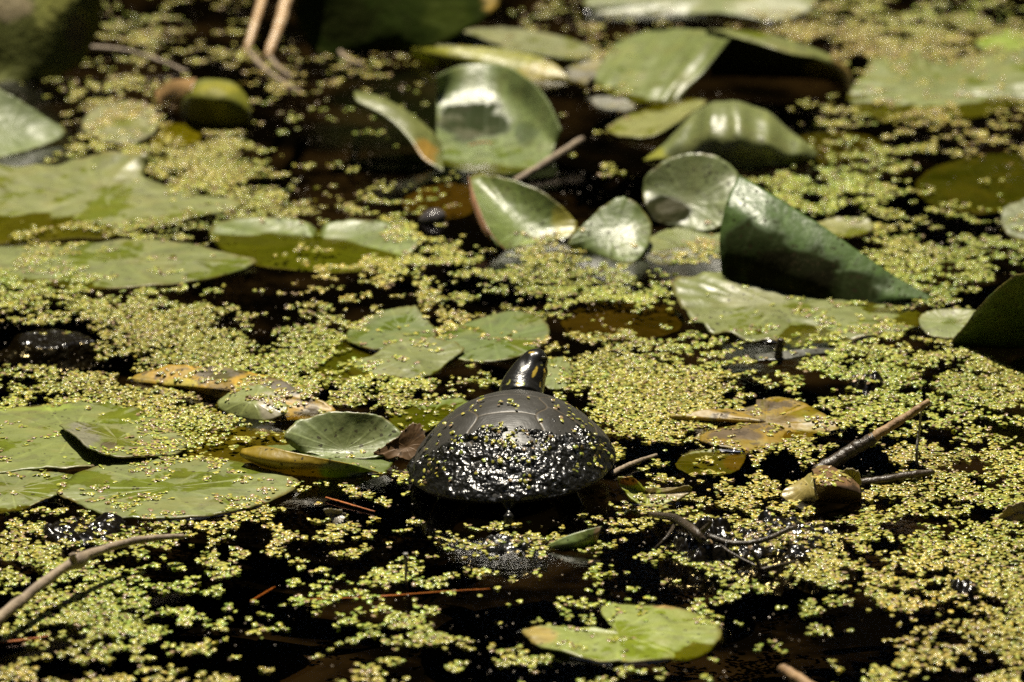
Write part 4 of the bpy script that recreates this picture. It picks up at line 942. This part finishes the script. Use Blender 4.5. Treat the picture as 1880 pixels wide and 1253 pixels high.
ps = t.bsdf(Base_Color=cs, Roughness=0.27, Normal=t.bump(t.noise(700, 3, .6), 0.0004, .4))
M_SKIN = t.finish(ps.outputs[0])
body = mesh_obj('body', Vb, Fb, M_SKIN, turtle, TC, colB)
def eye(px, py, Y, r):
    c_ = PY(px, py, Y)
    b2 = bmesh.new(); bmesh.ops.create_uvsphere(b2, u_segments=16, v_segments=10, radius=r)
    V_ = np.array([v.co for v in b2.verts])+c_; F_ = [[v.index for v in f.verts] for f in b2.faces]; b2.free()
    return mesh_obj('eye', V_, F_, M_EYE, turtle, TC)
tE = NT('wet_eye'); M_EYE = tE.finish(tE.bsdf(Base_Color=(0.02, 0.018, 0.006), Roughness=0.08).outputs[0])
eye(999, 660, NY+.012, .0021); eye(970, 657, NY+.024, .0021)

# ------------------------------------------------------------------ duckweed
GRID = [
 "00002111222100000000000023200000000003555444343",
 "00003444433110110000122221143332123788877766676",
 "00002333443322223211111110131000000000577766532",
 "01234544000134332221000001221000000000011111111",
 "00244543000121111111000000012000011111112222222",
 "00045552111101010110000000101000000003444444443",
 "00345544578510001110000000011000000001223223222",
 "00111168888731111100000000111000002233454421111",
 "00000001788632222222200000010000035665554210011",
 "00000000002676555321210000000000000256654222122",
 "12222355421111111353100000000100000000143443422",
 "34321111110011112345432355432134500000027787656",
 "55443222110000244456445776666553100000037877762",
 "77665665443211234345543444556653111111123555200",
 "35678887764213465222531122100111122233322111100",
 "00125788888766765222211123443223334444565410000",
 "00001367898887643222222115888877643235666666777",
 "77776642235677766555553214899999864223566778888",
 "35678988653323356665500000089998643333456666667",
 "11122267887642101134100000048898532223444345444",
 "11122244543210001122000000027643333455433455566",
 "22223344432211112321000000001222234532224457777",
 "11232222111124554431000000001224566621256777766",
 "22465422345543322211000001113345667775555555555",
 "54435566654433323321233323332212456765556667766",
 "56543444444322233343333344333222345665555666677",
 "65544433444322234444332233233332334555555556667",
 "55455555554322224444432323345443322334454556677",
 "45566666544321113444322235552222222233334455678",
 "44445655432211013455432345421111111112223445677",
 "34322222212110122321123332332111100022333344566",
 "46666655443321112221122333333332001332334455566",
 "46666655443321112221122333333332001332334455566"]
GR = np.array([[int(ch) for ch in (r+r[-1]*47)[:47]] for r in GRID], float)
GR[:5, :22] *= 0.75
def density(px, py):
    gx = np.clip(px/40-0.5, 0, 45.999); gy = np.clip(py/40-0.5, 0, len(GRID)-1.001)
    ix, iy = gx.astype(int), gy.astype(int); fx, fy = gx-ix, gy-iy
    return (GR[iy, ix]*(1-fx)*(1-fy)+GR[iy, ix+1]*fx*(1-fy)+GR[iy+1, ix]*(1-fx)*fy+GR[iy+1, ix+1]*fx*fy)

BV = np.concatenate(BVH_V); tree = BVHTree.FromPolygons(BV.tolist(), BVH_F)
step = 0.0026
gx, gy = np.meshgrid(np.arange(-0.62, 0.62, step), np.arange(-0.72, 1.35, step))
gx = (gx+rng.uniform(-.5, .5, gx.shape)*step*1.1).ravel(); gy = (gy+rng.uniform(-.5, .5, gy.shape)*step*1.1).ravel()
pp = np.stack([gx, gy, np.zeros_like(gx)], 1)
qx, qy = project(pp)
inb = (qx > -260) & (qx < 2140) & (qy > -170) & (qy < 1420)
gx, gy, qx, qy = gx[inb], gy[inb], qx[inb], qy[inb]
wob = 19
d = density(qx+(fbm(gx*28, gy*28, s=31)-.5)*2*wob*1.5, qy+(fbm(gx*28, gy*28, s=32)-.5)*2*wob)
d = np.where((qx < -20) | (qx > 1900), np.minimum(d, 6), d)
def ranked(v):
    r = np.empty(len(v)); r[np.argsort(v)] = np.linspace(0, 1, len(v)); return r
clump = ranked(0.55*fbm(gx*75, gy*75, s=41, o=2)+0.30*fbm(gx*190, gy*190, s=42, o=2)+0.20*rng.random(len(gx)))
prob = np.clip(d/9.0, 0, 1)**1.6*1.15
sel = clump < prob
gx, gy, qx, qy, d = gx[sel], gy[sel], qx[sel], qy[sel], d[sel]
# turtle footprint
tx, ty = gx-TC[0], gy-TC[1]
out = (tx/(HW*1.06))**2+(ty/(HL*1.03))**2 > 1
gx, gy, qx, qy, d = gx[out], gy[out], qx[out], qy[out], d[out]
zs = np.zeros(len(gx)); ok = np.ones(len(gx), bool); NM = np.tile(np.array([0, 0, 1.0]), (len(gx), 1)); onleaf = np.zeros(len(gx), bool)
down = Vector((0, 0, -1))
for i in range(len(gx)):
    hit = tree.ray_cast(Vector((gx[i], gy[i], 0.25)), down, 0.2497)
    if hit[0] is not None:
        onleaf[i] = True; zs[i] = hit[0].z
        n_ = hit[1] if hit[1].z > 0 else -hit[1]
        if n_.z < 0.86 or (hit[0].z > 0.018): ok[i] = False
        NM[i] = n_
gx, gy, qx, qy, d, zs, NM, onleaf = (v[ok] for v in (gx, gy, qx, qy, d, zs, NM, onleaf))
npl = len(gx)

def fronds(cx, cy, cz, N, size, tilt, colour, sides=7):
    """domed oval fronds; arrays of centres, normals, sizes"""
    n = len(cx)
    nrm = N + rng.normal(size=(n, 3))*np.asarray(tilt)[:, None]; nrm /= np.linalg.norm(nrm, axis=1)[:, None]
    ang = rng.uniform(0, 2*math.pi, n)
    a_ = np.stack([np.cos(ang), np.sin(ang), np.zeros(n)], 1); a_ -= nrm*np.sum(a_*nrm, axis=1)[:, None]; a_ /= np.linalg.norm(a_, axis=1)[:, None]
    b_ = np.cross(nrm, a_)
    c_ = np.stack([cx, cy, cz], 1)
    ratio = rng.uniform(.62, .85, n)
    V_ = np.zeros((n, 1+2*sides, 3)); V_[:, 0] = c_+nrm*(size*.09)[:, None]
    q = np.arange(sides)*2*math.pi/sides
    for k in range(sides):
        e_ = a_*(math.cos(q[k])*size)[:, None]+b_*(math.sin(q[k])*size*ratio)[:, None]
        V_[:, 1+k] = c_+e_*.74+nrm*(size*.07)[:, None]
        V_[:, 1+sides+k] = c_+e_-nrm*(size*.05)[:, None]
    base = (np.arange(n)*(1+2*sides))[:, None]
    T_ = []
    for k in range(sides):
        k2 = (k+1) % sides
        T_.append(base+np.array([0, 1+k, 1+k2]))
        T_.append(base+np.array([1+k, 1+sides+k, 1+sides+k2]))
        T_.append(base+np.array([1+k, 1+sides+k2, 1+k2]))
    F_ = np.stack(T_, 1).reshape(-1, 3)
    return V_.reshape(-1, 3), F_, np.repeat(colour, 1+2*sides, axis=0)

def duck_colour(n, dead, x=None, y=None):
    c_ = np.array([0.375, 0.365, 0.068])*rng.uniform(.55, 1.25, (n, 1))
    if x is not None:
        tn = fbm(x*14, y*14, s=55, o=2)-.5; c_ *= (1+.55*tn)[:, None]; c_ *= 1+np.outer(fbm(x*9, y*9, s=57, o=2)-.5, np.array([.35, -.12, .3]))
    g = rng.random(n)
    c_[g < .22] *= np.array([.72, .92, .85])
    c_[(g > .22) & (g < .32)] *= np.array([1.15, .98, .8])
    dd = rng.random(n) < dead
    c_[dd] = np.array([0.27, 0.185, 0.10])*rng.uniform(.6, 1.35, (int(dd.sum()), 1))
    return c_
parts = []
dead = np.clip(0.10+0.22*sstep(420, 60, qy)+0.16*onleaf, 0, .5)
nf = rng.choice([1, 2, 3, 4], npl, p=[.16, .34, .34, .16])
for k in range(4):
    m = nf > k
    n = int(m.sum()); an = rng.uniform(0, 2*math.pi, n); rr = (0.0011+0.0010*rng.random(n))*(k > 0)
    size = np.where(d[m] > 5.5, rng.uniform(.00105, .0016, n), rng.uniform(.0011, .0018, n))*(1.0-.06*k)
    cx = gx[m]+np.cos(an)*rr; cy = gy[m]+np.sin(an)*rr
    cz = zs[m]+0.00015+0.00022*k+rng.uniform(0, .0004, n)*(1+.8*(d[m] > 6))
    cz = np.where(zs[m] < 0, np.maximum(cz, 0.0002), cz)
    NN = np.where((zs[m] > 0.0005)[:, None], NM[m], np.array([0, 0, 1.0]))
    parts.append(fronds(cx, cy, cz, NN, size, 0.06+0.42*rng.random(n)**4+0.05*(d[m] > 5), duck_colour(n, dead[m], cx, cy)))
Vd, Fd, Cd, off_ = [], [], [], 0
for V_, F_, C_ in parts:
    Vd.append(V_); Fd.append(F_+off_); Cd.append(C_); off_ += len(V_)
dk = fast_mesh('duckweed', np.concatenate(Vd), np.concatenate(Fd), M_DUCK, np.concatenate(Cd))
tag(dk, 'yellow green duckweed rafts floating over the whole pond', 'duckweed', kind='stuff')
print('duckweed plants', npl, 'tris', len(dk.data.polygons))

# scraps of duckweed lying on the shell
SV = np.concatenate(bvh_shell_V); stree = BVHTree.FromPolygons(SV.tolist(), bvh_shell_F)
pts = []
for (cx, cy, sx, sy, n) in [(1058, 742, 22, 10, 34), (1045, 768, 12, 6, 9), (1072, 775, 14, 12, 9), (905, 787, 12, 8, 12), (928, 812, 20, 8, 20), (870, 748, 12, 6, 7), (915, 738, 20, 5, 7), (943, 750, 6, 5, 5), (990, 815, 14, 8, 8), (975, 845, 6, 4, 5), (915, 846, 5, 4, 4), (1095, 800, 14, 22, 14), (1110, 850, 12, 16, 10), (825, 790, 14, 16, 10), (795, 850, 12, 26, 14), (840, 830, 26, 22, 10), (780, 888, 10, 8, 8), (965, 885, 14, 8, 8), (1075, 850, 18, 10, 7), (945, 780, 40, 25, 10)]:
    for _ in range(n): pts.append((random.gauss(cx, sx), random.gauss(cy, sy)))
hx, hn = [], []
for (x, y) in pts:
    d_ = FWD+RIGHT*((x-940)*K)+UP*((626.5-y)*K)
    h = stree.ray_cast(Vector(CAM), Vector(d_).normalized())
    if h[0] is not None:
        for _ in range(random.choice([1, 2, 2])):
            n_ = h[1] if h[1].z > 0 else -h[1]
            hx.append(np.array(h[0])+np.array(n_)*0.0004+rng.normal(size=3)*0.0006); hn.append(np.array(n_))
hx, hn = np.array(hx), np.array(hn); n = len(hx)
V_, F_, C_ = fronds(hx[:, 0], hx[:, 1], hx[:, 2]+.0004, hn*.8+np.array([0, 0, .2]), rng.uniform(.0009, .0014, n), np.full(n, .22), duck_colour(n, np.full(n, .22)))
tag(fast_mesh('duckweed_scraps', V_, F_, M_DUCK, C_), 'scraps of duckweed stuck to the shell of the turtle', 'duckweed', kind='stuff')

# pale specks: husks, pollen and bubbles drifting on open water
n = 5200
sx = rng.uniform(-.5, .5, n*3); sy = rng.uniform(-.62, 1.1, n*3)
kx, ky = project(np.stack([sx, sy, sx*0], 1))
m = (kx > -150) & (kx < 2030) & (ky > -60) & (ky < 1330) & (rng.random(n*3) < .2+.8*sstep(.45, .6, fbm(sx*20, sy*20, s=61)))
sx, sy = sx[m][:n], sy[m][:n]; n = len(sx)
cs_ = np.array([0.30, 0.24, 0.18])*rng.uniform(.4, 1.2, (n, 1))
V_, F_, C_ = fronds(sx, sy, np.full(n, .0003), np.tile(np.array([0, 0, 1.0]), (n, 1)), rng.uniform(.00025, .0007, n), np.full(n, .25), cs_, 6)
tag(fast_mesh('floating_specks', V_, F_, M_DUCK, C_), 'tiny pale husks and specks drifting on the dark water', 'debris', kind='stuff')
